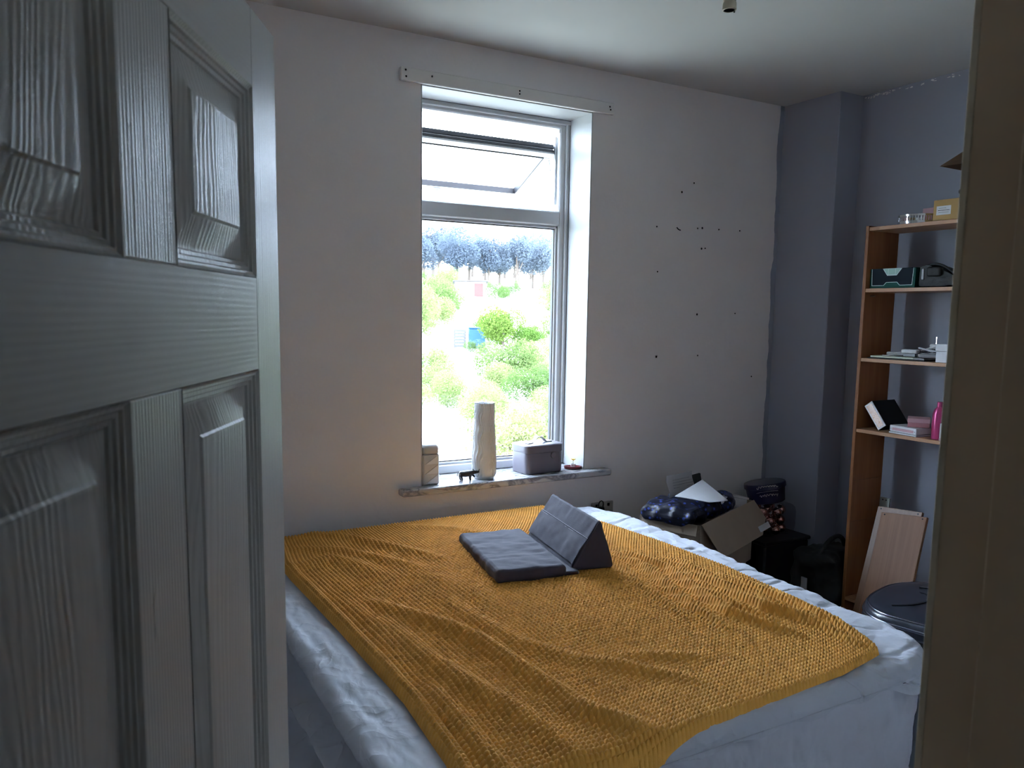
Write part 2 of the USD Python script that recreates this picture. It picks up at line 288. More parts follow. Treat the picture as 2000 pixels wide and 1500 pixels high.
# paint flakes along the top of the grey walls
fl = []
for i in range(46):
    y = (2.95+0.14*rng.random()) if i < 20 else 2.40+0.62*rng.random()
    k = 6; an = np.sort(rng.random(k))*2*np.pi; rr_ = 0.6+0.6*rng.random(k); w = 0.004+0.010*rng.random(); h = 0.002+0.005*rng.random()
    g = prism(Polygon(np.stack([w*rr_*np.cos(an), h*rr_*np.sin(an)], 1)).convex_hull, 0.0018); m = facing(g, 'x-'); m.apply_translation((XA+0.0008, y, ZC-0.005-h-0.012*rng.random())); fl.append(m)
single('paint_flake', cat(fl), 'flake', 'ragged white flakes of bare plaster where the alcove wall meets the ceiling', 'peeling paint', kind='stuff')
S('wall_left', 'plain white wall hidden behind the open door', 'wall', bx(XL-0.3, XL, YL-2.2, YW+0.34, -0.2, ZC+0.3), 'wall_plain')
DX0, DX1, DZ = -0.102, 0.694, 2.0               # doorway
wb = tm(man(bx(XL-0.05, XA+0.05, YL, YB, -0.1, ZC+0.05))-man(bx(DX0-0.03, DX1+0.03, YL-0.1, YB+0.1, -0.2, DZ+0.03)))
S('wall_back', 'white wall around the doorway the room is seen through', 'wall', wb, 'wall_plain')
S('ceiling', 'matt white ceiling with faint roller marks', 'ceiling', bx(XL-0.3, XA+0.3, YL-2.2, YW+0.34, ZC, ZC+0.3), 'ceiling_white')
S('floor', 'grey carpeted floor', 'floor', bx(XL-0.3, XA+0.3, YL-2.2, YW+0.34, -0.2, 0.0), 'carpet')
S('wall_landing', 'cream wall of the landing behind the viewer', 'wall', cat([bx(XL, XA, YL-1.6, YL-1.5, 0, ZC), bx(1.45, 1.55, YL-1.5, YL, 0, ZC)]), 'wall_landing_cream')
# house block added out of view around the room, to shade the ground outside
single('terrace_house', cat([bx(-16, XL-0.3, -6, YW+0.34, -3.3, 3.18), bx(XA+0.3, 26, -6, YW+0.34, -3.3, 3.18), bx(-16, 26, -6, YW+0.34, 3.18, 6.4), bx(XL-0.3, XA+0.3, -6, YW+0.34, -3.3, -0.2), bx(XL-0.3, XA+0.3, -6, YL-2.2, -0.2, 3.18)]), 'brick_red', 'unseen brick house block added around the bedroom to shade the ground', 'house', kind='structure', smooth=False)
# door lining: jambs, head, stops
dl = S('trim_1', 'worn cream gloss door lining at the right edge of the view', 'door frame')
for x0, x1 in ((DX0-0.03, DX0), (DX1, DX1+0.03)): part(dl, 'jamb', cbx(x0, x1, YL-0.012, YB+0.009, 0, DZ, 0.0016), 'gloss_cream')
part(dl, 'worn_edge', cbx(DX1-0.0008, DX1+0.004, YB+0.0015, YB+0.0085, 0, DZ, 0.0006), 'cream_lit_edge', 30, 'paler strip painting the window light on the jamb edge')  # thin strip painted paler where the edge catches window light
part(dl, 'head', cbx(DX0-0.03, DX1+0.03, YL-0.012, YB+0.012, DZ, DZ+0.03, 0.004), 'gloss_cream')
for x0, x1 in ((DX0, DX0+0.013), (DX1-0.013, DX1)): part(dl, 'stop', cbx(x0, x1, YL+0.0, YB-0.046, 0, DZ-0.012, 0.003), 'gloss_cream')
part(dl, 'stop', cbx(DX0, DX1, YL, YB-0.046, DZ-0.012, DZ, 0.003), 'gloss_cream')
for z, h in ((1.465, .004), (1.405, .007), (1.375, .006), (1.335, .016), (1.30, .008), (0.93, .004), (0.885, .006), (0.862, .005)):
    part(dl, 'chip', move(trimesh.creation.icosphere(1, 1.0), (0, 0, 0)).apply_transform(np.diag([0.0012, 0.0022, h, 1])).apply_translation((DX1+0.001, YB+0.0055, z)), 'chipped', True, 'dark chip in the paint')
for x0, x1 in ((DX0-0.085, DX0-0.012), (DX1+0.024, DX1+0.085)): part(dl, 'architrave', cbx(x0, x1, YB, YB+0.008, 0, DZ+0.07, 0.003), 'gloss_cream')

# ------------------------------------------------------------------ the open door, hung on the left of the doorway
TH = 28.163
W, DT = 0.762, 0.036
door = thing('door_1', 'white gloss six-panel door standing open at the left', 'door', (-0.099, 0.4174, 0.006), (0, 0, 90-TH), kind='structure')
xs = [0.0, 0.102, 0.308, 0.4145, 0.660, W]      # from the hinge: stile, panel, muntin, panel, stile
xs[1] = W-0.454-0.2455; 
zr = [(0.0, 0.20), (0.66, 0.80), (1.551, 1.663), (1.885, 1.975)]
zp = [(0.20, 0.66), (0.80, 1.551), (1.663, 1.885)]
part(door, 'core', bx(0.002, W-0.002, 0.016, DT, 0.0, 1.975), 'paint_grain_upright', False)
def board(x0, x1, z0, z1): return cbx(x0, x1, 0.0, 0.018, z0, z1, 0.0012)
part(door, 'stile', board(0, xs[1], 0, 1.975), 'paint_grain_upright'); part(door, 'stile', board(xs[4], W, 0, 1.975), 'paint_grain_upright')
for z0, z1 in zr: part(door, 'rail', board(xs[1], xs[4], z0, z1), 'paint_grain_level')
for z0, z1 in zp: part(door, 'muntin', board(xs[2], xs[3], z0, z1), 'paint_grain_upright')
PROF = [(0.0, -0.0006), (0.0035, 0.003), (0.006, 0.0032), (0.0075, 0.006), (0.0115, 0.0064), (0.013, 0.009), (0.017, 0.0096), (0.0185, 0.0125), (0.023, 0.0125), (0.052, 0.0045), (0.0545, 0.0022), (0.058, 0.0018)]
def panel(x0, x1, z0, z1):
    v = []
    for ins, d in PROF:
        v += [(x0+ins, d, z0+ins), (x1-ins, d, z0+ins), (x1-ins, d, z1-ins), (x0+ins, d, z1-ins)]
    f = []
    for k in range(len(PROF)-1):
        for i in range(4):
            a, b = 4*k+i, 4*k+(i+1) % 4; f += [[a, b, b+4], [a, b+4, a+4]]
    k = 4*(len(PROF)-1); f += [[k, k+1, k+2], [k, k+2, k+3]]
    m = trimesh.Trimesh(np.array(v), np.array(f), process=False); return m
for z0, z1 in zp:
    part(door, 'panel', panel(xs[1], xs[2], z0, z1), 'paint_grain_panel', 18)
    part(door, 'panel', panel(xs[3], xs[4], z0, z1), 'paint_grain_panel', 18)
part(door, 'latch_plate', cbx(W-0.001, W+0.0015, 0.007, 0.029, 0.93, 0.99, 0.001), 'steel', label='worn metal latch plate in the door edge')
# ------------------------------------------------------------------ the window
YF0, YF1 = 3.712, 3.782
win = thing('window_1', 'tall white plastic window with its top light hung open', 'window', kind='structure')
fr = 0.058
part(win, 'jamb', cbx(WX0, WX0+fr, YF0, YF1, 0.79, WZ1, 0.006), 'pvc'); part(win, 'jamb', cbx(WX1-fr, WX1, YF0, YF1, 0.79, WZ1, 0.006), 'pvc')
part(win, 'head', cbx(WX0+fr-0.004, WX1-fr+0.004, YF0, YF1, WZ1-0.048, WZ1, 0.006), 'pvc')
part(win, 'transom', cbx(WX0+fr-0.004, WX1-fr+0.004, YF0-0.004, YF1, 2.104, 2.182, 0.007), 'pvc')
part(win, 'cill', cbx(WX0+fr-0.004, WX1-fr+0.004, YF0, YF1, 0.79, 0.838, 0.006), 'pvc')
b = 0.014
bead = [cbx(WX0+fr, WX0+fr+b, YF0+0.012, YF1-0.02, 0.838, 2.104, 0.003), cbx(WX1-fr-b, WX1-fr, YF0+0.012, YF1-0.02, 0.838, 2.104, 0.003),
        cbx(WX0+fr, WX1-fr, YF0+0.012, YF1-0.02, 0.838, 0.838+b, 0.003), cbx(WX0+fr, WX1-fr, YF0+0.012, YF1-0.02, 2.104-b, 2.104, 0.003)]
part(win, 'bead', cat(bead), 'pvc')
gk = 0.005
part(win, 'gasket', cat([bx(WX1-fr-b-gk, WX1-fr-b, YF0+0.02, YF1-0.03, 0.838+b, 2.104-b), bx(WX0+fr+b, WX0+fr+b+gk, YF0+0.02, YF1-0.03, 0.838+b, 2.104-b), bx(WX0+fr+b, WX1-fr-b, YF0+0.02, YF1-0.03, 2.104-b-gk, 2.104-b), bx(WX0+fr+b, WX1-fr-b, YF0+0.02, YF1-0.03, 0.838+b, 0.838+b+gk)]), 'rubber', False)
part(win, 'pane', bx(WX0+fr, WX1-fr, YF0+0.030, YF0+0.034, 0.84, 2.10), 'glass', False)
# the open top light: slid down and swung out at the bottom
TOPY, TOPZ, BOTY, BOTZ = 3.757, 2.492, 4.150, 2.300
Lh = math.hypot(BOTY-TOPY, TOPZ-BOTZ); ca, sa = (BOTY-TOPY)/Lh, (TOPZ-BOTZ)/Lh
def sash_place(m):   # local: x along, y from top to bottom, z thickness towards the room's underside
    m = m.copy(); v = np.asarray(m.vertices); m.vertices = np.stack([v[:, 0], TOPY+v[:, 1]*ca+v[:, 2]*sa, TOPZ-v[:, 1]*sa+v[:, 2]*ca], 1); return m
sx0, sx1, sw = WX0+fr+0.004, WX1-fr-0.004, 0.046
sash_m = cat([cbx(sx0, sx1, 0, sw, -0.0, 0.05, 0.005), cbx(sx0, sx1, Lh-sw, Lh, 0.0, 0.05, 0.005), cbx(sx0, sx0+sw, sw-0.004, Lh-sw+0.004, 0.0, 0.05, 0.005), cbx(sx1-sw, sx1, sw-0.004, Lh-sw+0.004, 0.0, 0.05, 0.005)])
sash = part(win, 'opening_light', sash_place(sash_m), 'pvc', label='opened top light tilted outwards')
part(sash, 'pane', sash_place(bx(sx0+sw-0.01, sx1-sw+0.01, sw-0.01, Lh-sw+0.01, 0.022, 0.026)), 'glass', False)
part(sash, 'gasket', sash_place(cat([bx(sx0+sw, sx1-sw, sw, sw+0.004, -0.002, 0.03), bx(sx0+sw, sx1-sw, Lh-sw-0.005, Lh-sw, -0.002, 0.03), bx(sx1-sw-0.005, sx1-sw, sw, Lh-sw, -0.002, 0.03)])), 'rubber', False)
part(sash, 'seal', sash_place(cat([cbx(sx0-0.003, sx1+0.003, -0.006, 0.001, 0.004, 0.020, 0.002), cbx(sx0-0.003, sx1+0.003, -0.004, 0.001, 0.028, 0.056, 0.002), cbx(sx0-0.002, sx1+0.002, 0.0, 0.012, 0.050, 0.058, 0.002)])), 'rubber', False, 'dark brush seal along the top edge')
hx = 1.86
part(sash, 'handle', sash_place(cat([cbx(hx-0.022, hx+0.022, Lh-0.034, Lh-0.014, -0.012, 0.001, 0.003), rbx(hx-0.07, hx+0.014, Lh-0.030, Lh-0.017, -0.026, -0.011, 0.005)])), 'white_plastic')
for s in (sx0+0.002, sx1-0.006):
    part(win, 'stay', cat([move(cbx(-0.002, 0.002, -0.006, 0.006, 0, 0.21, 0.001), (s+0.004, 3.775, 2.285), (-12, 0, 0)), move(cbx(-0.002, 0.002, -0.006, 0.006, 0, 0.14, 0.001), (s, 3.79, 2.42), (-118, 0, 0)), cbx(s-0.001, s+0.005, 3.742, 3.76, 2.22, 2.58, 0.001)]), 'steel', label='dark steel friction stay')
part(win, 'bracket', cat([cbx(WX1-fr-0.003, WX1-fr, YF0+0.005, YF0+0.025, 2.595, 2.612, 0.001)]), 'steel')
# reveal linings
part(win, 'reveal_lining', cbx(WX1-0.005, WX1+0.001, YW-0.001, YF0, 0.785, WZ1, 0.001), 'gloss_white'); part(win, 'reveal_lining', cbx(WX0-0.001, WX0+0.005, YW-0.001, YF0, 0.785, WZ1, 0.001), 'gloss_white')
part(win, 'reveal_head', cbx(WX0, WX1, YW-0.001, YF0, WZ1-0.005, WZ1+0.001, 0.001), 'gloss_white')
part(win, 'reveal_fillet', cbx(WX1-0.026, WX1-0.005, YF0-0.016, YF0+0.004, 0.795, WZ1-0.005, 0.004), 'gloss_white')
part(win, 'reveal_fillet', cbx(WX0, WX1, YF0-0.018, YF0+0.004, WZ1-0.030, WZ1-0.005, 0.004), 'gloss_white')
sl = rbx(1.380, 2.600, 3.436, 3.502, 0.757, 0.792, 0.010)
part(win, 'window_sill', cat([sl, bx(WX0+0.002, WX1-0.002, 3.49, YF0+0.01, 0.757, 0.7918)]), 'marble', label='grey-veined marble window sill')
bat = thing('trim_2', 'painted wooden batten screwed to the wall over the window', 'batten', kind='structure')
part(bat, 'batten', cbx(1.392, 2.580, YW-0.021, YW, 2.664, 2.722, 0.003), 'batten_white')
for x, z in ((1.416, 2.710), (1.418, 2.682), (2.009, 2.702), (2.009, 2.688), (2.556, 2.686), (2.551, 2.700), (1.545, 2.70)):
    part(bat, 'screw', move(lathe([(0, 0.0016), (0.0028, 0.0016), (0.0045, 0.0003), (0.0045, -0.001), (0, -0.001)], 12), (x, YW-0.0212, z), (90, 0, 0)), 'hole')

# ------------------------------------------------------------------ outdoors: a hillside rising beyond the valley
PY = np.array([4.2, 9, 15, 24, 35, 48, 60, 75, 90, 110, 130, 150, 175, 200, 260.])
PZ = np.array([-3.0, -3.0, -2.9, -2.5, -1.8, -0.9, -0.9, 0.4, 2.0, 4.3, 6.4, 8.4, 11, 13.5, 17])
def gz(x, y):
    return np.interp(y, PY, PZ)+0.02*np.clip(y-20, 0, 60)*(noise(np.stack([np.asarray(x)*0.06, np.asarray(y)*0.06, 0*np.asarray(x)], -1), 3)-0.5)
gy = np.concatenate([np.linspace(4.2, 40, 50), np.linspace(41, 260, 90)]); gx = np.linspace(-90, 260, 150)
GX, GY = np.meshgrid(gx, gy); 
hill = trimesh.Trimesh(np.stack([GX, GY, gz(GX, GY)], -1).reshape(-1, 3), grid_faces(len(gy), len(gx)), process=False)
single('hillside', hill, 'meadow', 'sunlit grassy hillside seen through the window', 'hillside', kind='structure', smooth=True)
px_, py_ = np.meshgrid(np.linspace(5.5, 12.2, 14), np.linspace(13, 26, 20))
pv = np.stack([px_, py_, gz(px_, py_)+0.05], -1).reshape(-1, 3)
single('garden_path', trimesh.Trimesh(pv, grid_faces(20, 14), process=False), 'paving', 'bleached paved yard at the foot of the slope', 'paving', kind='structure', smooth=True)

def leaves(pts, size, rs):
    n = len(pts); a = rs.normal(size=(n, 3)); a /= np.linalg.norm(a, axis=1, keepdims=True); u = np.cross(a, rs.normal(size=(n, 3))); u /= np.linalg.norm(u, axis=1, keepdims=True)
    s = size*(0.6+0.8*rs.random((n, 1))); w = np.cross(a, u)
    v = np.stack([pts-u*s, pts+w*s*0.5, pts+u*s, pts-w*s*0.5], 1).reshape(-1, 3)
    k = np.arange(n)*4
    return trimesh.Trimesh(v, np.vstack([np.stack([k, k+1, k+2], 1), np.stack([k, k+2, k+3], 1)]), process=False)
def crown_pts(rs, n, blobs):
    out = []
    for (c, r) in blobs:
        m = int(n*r**2/sum(q**2 for _, q in blobs)); d = rs.normal(size=(m, 3)); d /= np.linalg.norm(d, axis=1, keepdims=True)
        out.append(np.array(c)+d*r*(0.55+0.5*rs.random((m, 1))**0.7))
    return np.vstack(out)
protos = {}
def make_tree(key, name, label, category, group, leafm, h, spread, n, size, seed, trunk):
    rs = np.random.default_rng(seed); blobs = []
    for i in range(9 if trunk else 8):
        a = rs.random()*6.28; q = rs.random()
        zz = h*(0.42+0.48*q) if trunk else h*(0.18+0.6*q)
        rad = spread*(1-0.6*abs(q-0.35))*0.55*rs.random()**0.5
        blobs.append(((rad*math.cos(a)*1.4, rad*math.sin(a)*1.4, zz), spread*(0.34+0.22*rs.random())))
    t = thing(name, label, category, (0, 0, 0), (0, 0, 0), group)
    part(t, 'foliage', leaves(crown_pts(rs, n, blobs), size, rs), leafm, False)
    st = [tube([(0, 0, -0.3), (0.03*h*rs.normal()*0.3, 0, h*0.3), (0.05*h*rs.normal()*0.3, 0.03*h*rs.normal()*0.3, h*0.72)], np.linspace(0.035*h, 0.008*h, 18), 7)]
    for (c, r) in blobs[:5]: st.append(tube([(0, 0, h*0.22), (c[0]*0.5, c[1]*0.5, c[2]*0.62), c], np.linspace(0.012*h, 0.004*h, 18), 5))
    part(t, 'trunk' if trunk else 'branch', cat(st), 'bark', True)
    protos[key] = [t, False]; return t
RG, BG = 'trees along the top of the hill', 'bushes on the sunlit slope'
for k in range(3): make_tree(f'T{k}', 'tree', 'tree with haze painted into its leaf colour in the wood along the top of the hill', 'tree', RG, 'leaf_haze', 8.5, 3.2, 7000, 0.15, 20+k, True)
for k in range(3): make_tree(f'B{k}', 'bush', 'bright yellow-green bush on the sunlit slope', 'bush', BG, 'leaf_bush', 2.4, 1.9, 6500, 0.062, 40+k, False)
make_tree('D0', 'dense_bush', 'dense deep green bush halfway up the slope beside the blue box', 'bush', None, 'leaf_deep', 2.9, 1.9, 10000, 0.075, 61, False)
def plant(key, x, y, sc, rz, squash=1.0, label=None):
    t, placed = protos[key]; loc = (x, y, float(gz(np.array(x), np.array(y))))
    if not placed:
        protos[key][1] = True
        xf = UsdGeom.Xformable(t); xf.ClearXformOpOrder()
        t.GetAttribute('xformOp:translate').Set(Gf.Vec3d(*loc)); ops = [xf.GetPrim().GetAttribute('xformOp:translate')]
        xf.SetXformOpOrder([UsdGeom.XformOp(ops[0]), xf.AddRotateZOp(opSuffix='r'), xf.AddScaleOp(opSuffix='s')])
        t.GetAttribute('xformOp:rotateZ:r').Set(float(rz)); t.GetAttribute('xformOp:scale:s').Set(Gf.Vec3f(sc, sc, sc*squash))
        if label: tag(t, label)
    else:
        copy_of(t, loc, rz, sc, label, squash)
rs = np.random.default_rng(5)
for i in range(30):
    row, col = divmod(i, 6); y = 126+9*row+2*rs.random(); x = y*0.37+(col+0.5*(row % 2)+0.25*rs.random())*(0.30*y/6)
    plant(f'T{i%3}', x, y, 0.92+0.30*rs.random(), rs.random()*360)
for i, (r, y, s) in enumerate([(0.437, 105, .7), (0.470, 119, .9), (0.565, 112, .5), (0.635, 106, .7), (0.66, 96, .6), (0.43, 82, .7), (0.455, 78, .9), (0.447, 74, .6), (0.66, 84, .8), (0.425, 66, .9), (0.46, 88, .6), (0.542, 104, .5)]):
    plant(f'B{i%3}', r*y, y, s*2.0, rs.random()*360)
plant('D0', 0.556*45, 45, 0.92, 30)
for i, (r, y, s, q) in enumerate([(0.532, 51, .62, 1), (0.605, 44, .66, .9), (0.655, 46, .8, 1)]):
    plant('D0', r*y, y, s, 77*i+20, q, ['smaller dense green bush at the left of the big one by the blue box', 'dense green bush at the right foot of the big one on the slope', 'dense green bush half hidden by the window frame at the far right of the slope'][i])
SPOT = []; n_b = 0
for i in range(600):
    y = 14+36*rs.random()**1.25; r = 0.39+0.30*rs.random(); sc = (0.5+0.45*rs.random())*(0.7+0.012*y)
    if (r < 0.50 and y < 27) or (y > 41) or (0.46 < r < 0.55 and y > 33): continue
    if any(math.hypot(r*y-a, y-b_) < 1.75*(sc+c) for a, b_, c in SPOT): continue
    SPOT.append((r*y, y, sc)); plant(f'B{n_b%3}', r*y, y, sc, rs.random()*360, 0.85); n_b += 1
plant('B1', 0.513*45.5, 45.5, 0.42, 15, 0.8)
def W3(r, y, dz=0.0): return (r*y, y, float(gz(np.array(r*y), np.array(y)))+dz)
sh = thing('shed', 'low pale shed with a brick-red door under a dark roof, up the hill', 'shed', W3(0.503, 111, 0.5), (0, 0, -24))
part(sh, 'wall', bx(-2.4, 2.4, 0, 2.5, -1.2, 1.75), 'shed_wall', False)
part(sh, 'roof', move(cbx(-2.7, 2.7, -0.4, 2.9, 0, 0.12, 0.02), (0, 0, 1.78), (-5, 0, 0)), 'shed_roof', False)
part(sh, 'door', cbx(0.55, 1.95, -0.04, 0.02, -0.5, 1.5, 0.01), 'brick_red', False, 'brick-red boarded door')
part(sh, 'post', cat([cbx(-2.5, -2.4, -0.3, -0.2, -0.5, 1.75, 0.01)]), 'shed_roof', False)
bb = thing('blue_box', 'bright blue box with a pale lid beside the dense bush on the slope', 'box', W3(0.513, 48, 0.0), (0, 0, -20))
part(bb, 'body', cbx(-0.55, 0.55, -0.4, 0.4, -0.1, 1.25, 0.03), 'tarp_blue', False); part(bb, 'lid', cbx(-0.6, 0.6, -0.46, 0.46, 1.25, 1.35, 0.02), 'tarp_blue', False)
db = thing('compost_bin', 'dark slatted compost bin left of the blue box', 'bin', W3(0.487, 48, 0.0), (0, 0, -20))
for k in range(6): part(db, 'slat', cbx(-0.4, 0.4, -0.04, 0.0, 0.02+0.2*k, 0.18+0.2*k, 0.01), 'shed_roof', False)
[part(db, 'end_frame', cbx(a_, a_+0.08, 0, 0.8, 0, 1.2, 0.01), 'shed_roof', False) for a_ in (-0.4, 0.32)]
fe = thing('garden_fence', 'weathered picket fence at the edge of the paved yard', 'fence', W3(0.44, 22), (0, 0, -6))
for k in range(12): part(fe, 'picket', cbx(0.13*k, 0.13*k+0.07, 0, 0.02, 0, 0.95, 0.004), 'fence_wood', False)
for z in (0.25, 0.7): part(fe, 'rail', cbx(-0.05, 1.6, 0.02, 0.06, z, z+0.07, 0.004), 'fence_wood', False)
part(fe, 'post', cbx(1.60, 1.68, 0, 0.08, -0.3, 1.1, 0.006), 'fence_wood', False)

# ------------------------------------------------------------------ the bed
BX0, BX1, BY0, BY1, BR = 0.575, 2.455, 1.385, 3.40, 0.27
def zt(y): return 0.598+0.045*sstep(np.asarray(y, float), 1.5, 3.2)
def outline(n):
    base = sbox(BX0+BR, BY0+BR, BX1-BR, BY1-BR).buffer(BR, quad_segs=32).exterior
    p = np.array([base.interpolate(t, normalized=True).coords[0] for t in np.arange(n)/n])
    p[:, 0] += np.where(p[:, 0] > 1.6, 0.022*np.sin(np.pi*np.clip((p[:, 1]-BY0)/(BY1-BY0), 0, 1)), 0)
    if Polygon(p).exterior.is_ccw is False: p = p[::-1]
    d = np.roll(p, -1, 0)-np.roll(p, 1, 0); nrm = np.stack([d[:, 1], -d[:, 0]], 1); nrm /= np.linalg.norm(nrm, axis=1, keepdims=True)
    return p, nrm
def ridged(P, f, seed): return 1-np.abs(2*fbm(P*f, 3, seed)-1)*2.2
def drape(R0, hem, inset=0.0, rows=60, n=1100, top=True, flare=None, seed=1):
    o, nr = outline(n); o = o-nr*inset; c = np.array([1.5, 2.4]); rowsP = []
    inn = o-nr*R0
    if top:
        for k in np.concatenate([np.linspace(0.02, 0.62, 8), np.linspace(0.65, 1.0, 46)[:-1]]):
            q = c+(inn-c)*k; rowsP.append(np.column_stack([q, zt(q[:, 1])]))
        for a in np.linspace(0, np.pi/2, 9):
            q = inn+nr*R0*math.sin(a); rowsP.append(np.column_stack([q, zt(inn[:, 1])-R0*(1-math.cos(a))]))
    z0 = zt(inn[:, 1])-R0; h = hem(o, nr)
    for k in np.linspace(0, 1, rows)[(1 if top else 0):]:
        s = (z0-h)*k; fl = flare(o, nr, s) if flare is not None else 0*s
        q = o+nr*fl[:, None]; rowsP.append(np.column_stack([q, z0-s]))
    V = np.array(rowsP); return V, o, nr, grid_faces(len(V), n, wrap=True)
def hem_sheet(o, nr):
    left = sstep(-nr[:, 0], 0.2, 0.8); near = sstep(-nr[:, 1], 0.3, 0.9)*(1-left); right = sstep(nr[:, 0], 0.25, 0.9)
    cor = np.exp(-((o[:, 0]-2.30)**2+(o[:, 1]-1.43)**2)/(2*0.085**2))
    z = 0.535*np.ones(len(o)); z = z*(1-left)+0.03*left; z = z*(1-right)+0.40*right
    return z-0.06*cor+0.006*np.sin(o[:, 0]*31)
def flare_sheet(o, nr, s):
    left = sstep(-nr[:, 0], 0.5, 0.95)
    dr = s+0.05; w = fbm(np.stack([o[:, 1]*1.7, 0*s, 0*s], -1), 2, 11)-0.5
    folds = 0*s
    for c0, am, wd, sl in ((0.165, 0.110, 0.036, 0.035), (0.300, 0.120, 0.042, 0.05), (0.43, 0.09, 0.05, 0.06)):
        ce = c0+sl*1.6*w+0.03*(o[:, 1]-2.1); folds = folds+am*np.exp(-((dr-ce)/np.where(dr < ce, wd*0.6, wd*1.3))**2)
    return left*(0.11*s+folds-0.100*sstep(s, 0, 0.05))+(1-left)*(0.004+0.014*sstep(s, 0, 0.06)+0.007*np.sin(o[:, 0]*23+s*30)*sstep(s, 0, 0.1))
V, o, nr, Fc = drape(0.05, hem_sheet, 0.0, 64, 1200, True, flare_sheet)
P = V.reshape(-1, 3)
def normals_of(P, F):
    return np.asarray(trimesh.Trimesh(P, F, process=False).vertex_normals)
Nn = normals_of(P, Fc)
wr = 0.0055*np.clip(ridged(P*np.array([1.5, 0.9, 1.4]), 4.5, 21), -0.4, 1)+0.0035*np.clip(ridged(P*np.array([1.0, 1.6, 1.0]), 11, 25), -0.3, 1)+0.012*(fbm(P*5, 2, 31)-0.5)
crs = np.abs(np.sin(9*(P[:, 0]*0.9+P[:, 1]*0.75)+7*fbm(P*3.2, 3, 44)*2)); wr += 0.0055*(1-np.clip(crs*3.2, 0, 1))*(P[:, 0] > 1.9)
leftw = sstep(0.78-P[:, 0], 0, 0.12); Q = P*np.array([15.0, 4.2, 15.0]); Q[:, 0] += 0.8*P[:, 1]
wl = 0.0065*np.clip(ridged(Q, 1.0, 52), -0.2, 1)*(P[:, 2] > 0.3)+0.003*np.clip(ridged(Q*np.array([2.2, 2.6, 2.2]), 1.0, 53), -0.2, 1)+0.010*(fbm(P*np.array([6, 2.2, 6]), 2, 54)-0.5)
wr = wr*(1-leftw)+leftw*wl
wr = np.where(P[:, 0] > 1.9, wr*1.35, wr)*np.clip(0.35+0.65*sstep(np.abs(P[:, 0]-1.5), 0.4, 0.6)+0.4*(P[:, 1] < 1.5), 0, 1)
P = P+Nn*wr[:, None]
sheet = single('bed_sheet', trimesh.Trimesh(P, Fc, process=False), 'sheet_cotton', 'crumpled white cotton sheet draped over the bed under the blanket', 'sheet', smooth=True)
bed = thing('bed', 'wide double bed with a long white valance, in the middle of the room', 'bed', (1.54, 2.39, 0))
def rel(m, c=(1.54, 2.39, 0)): return move(m, (-c[0], -c[1], -c[2]))
part(bed, 'base', rel(cbx(BX0+0.15, BX1-0.09, BY0+0.09, BY1-0.06, 0.03, 0.33, 0.02)), 'valance_cotton'); part(bed, 'mattress', rel(rbx(BX0+0.135, BX1-0.075, BY0+0.07, BY1-0.05, 0.33, 0.57, 0.05)), 'valance_cotton')
V, o, nr, Fv = drape(0.05, lambda o, nr: 0.015+0*o[:, 0], 0.018, 60, 1200, False, lambda o, nr, s: 0.006*np.sin(o[:, 0]*9+o[:, 1]*7)*sstep(s, 0, 0.4)-0.012*sstep(s, 0.05, 0.5)-0.115*sstep(-nr[:, 0], 0.3, 0.8), 2)
P = V.reshape(-1, 3); Nn = normals_of(P, Fv)
P = P+Nn*(-0.006+0.006*np.clip(ridged(P*np.array([1.0, 1.0, 1.6]), 5.5, 71), -0.3, 1)+0.004*np.clip(ridged(P*np.array([1.6, 1, 0.7]), 10, 72), -0.3, 1)-0.003)[:, None]
part(bed, 'valance', trimesh.Trimesh(P-np.array([1.54, 2.39, 0]), Fv, process=False), 'valance_cotton', True, 'creased white valance hanging to the floor')

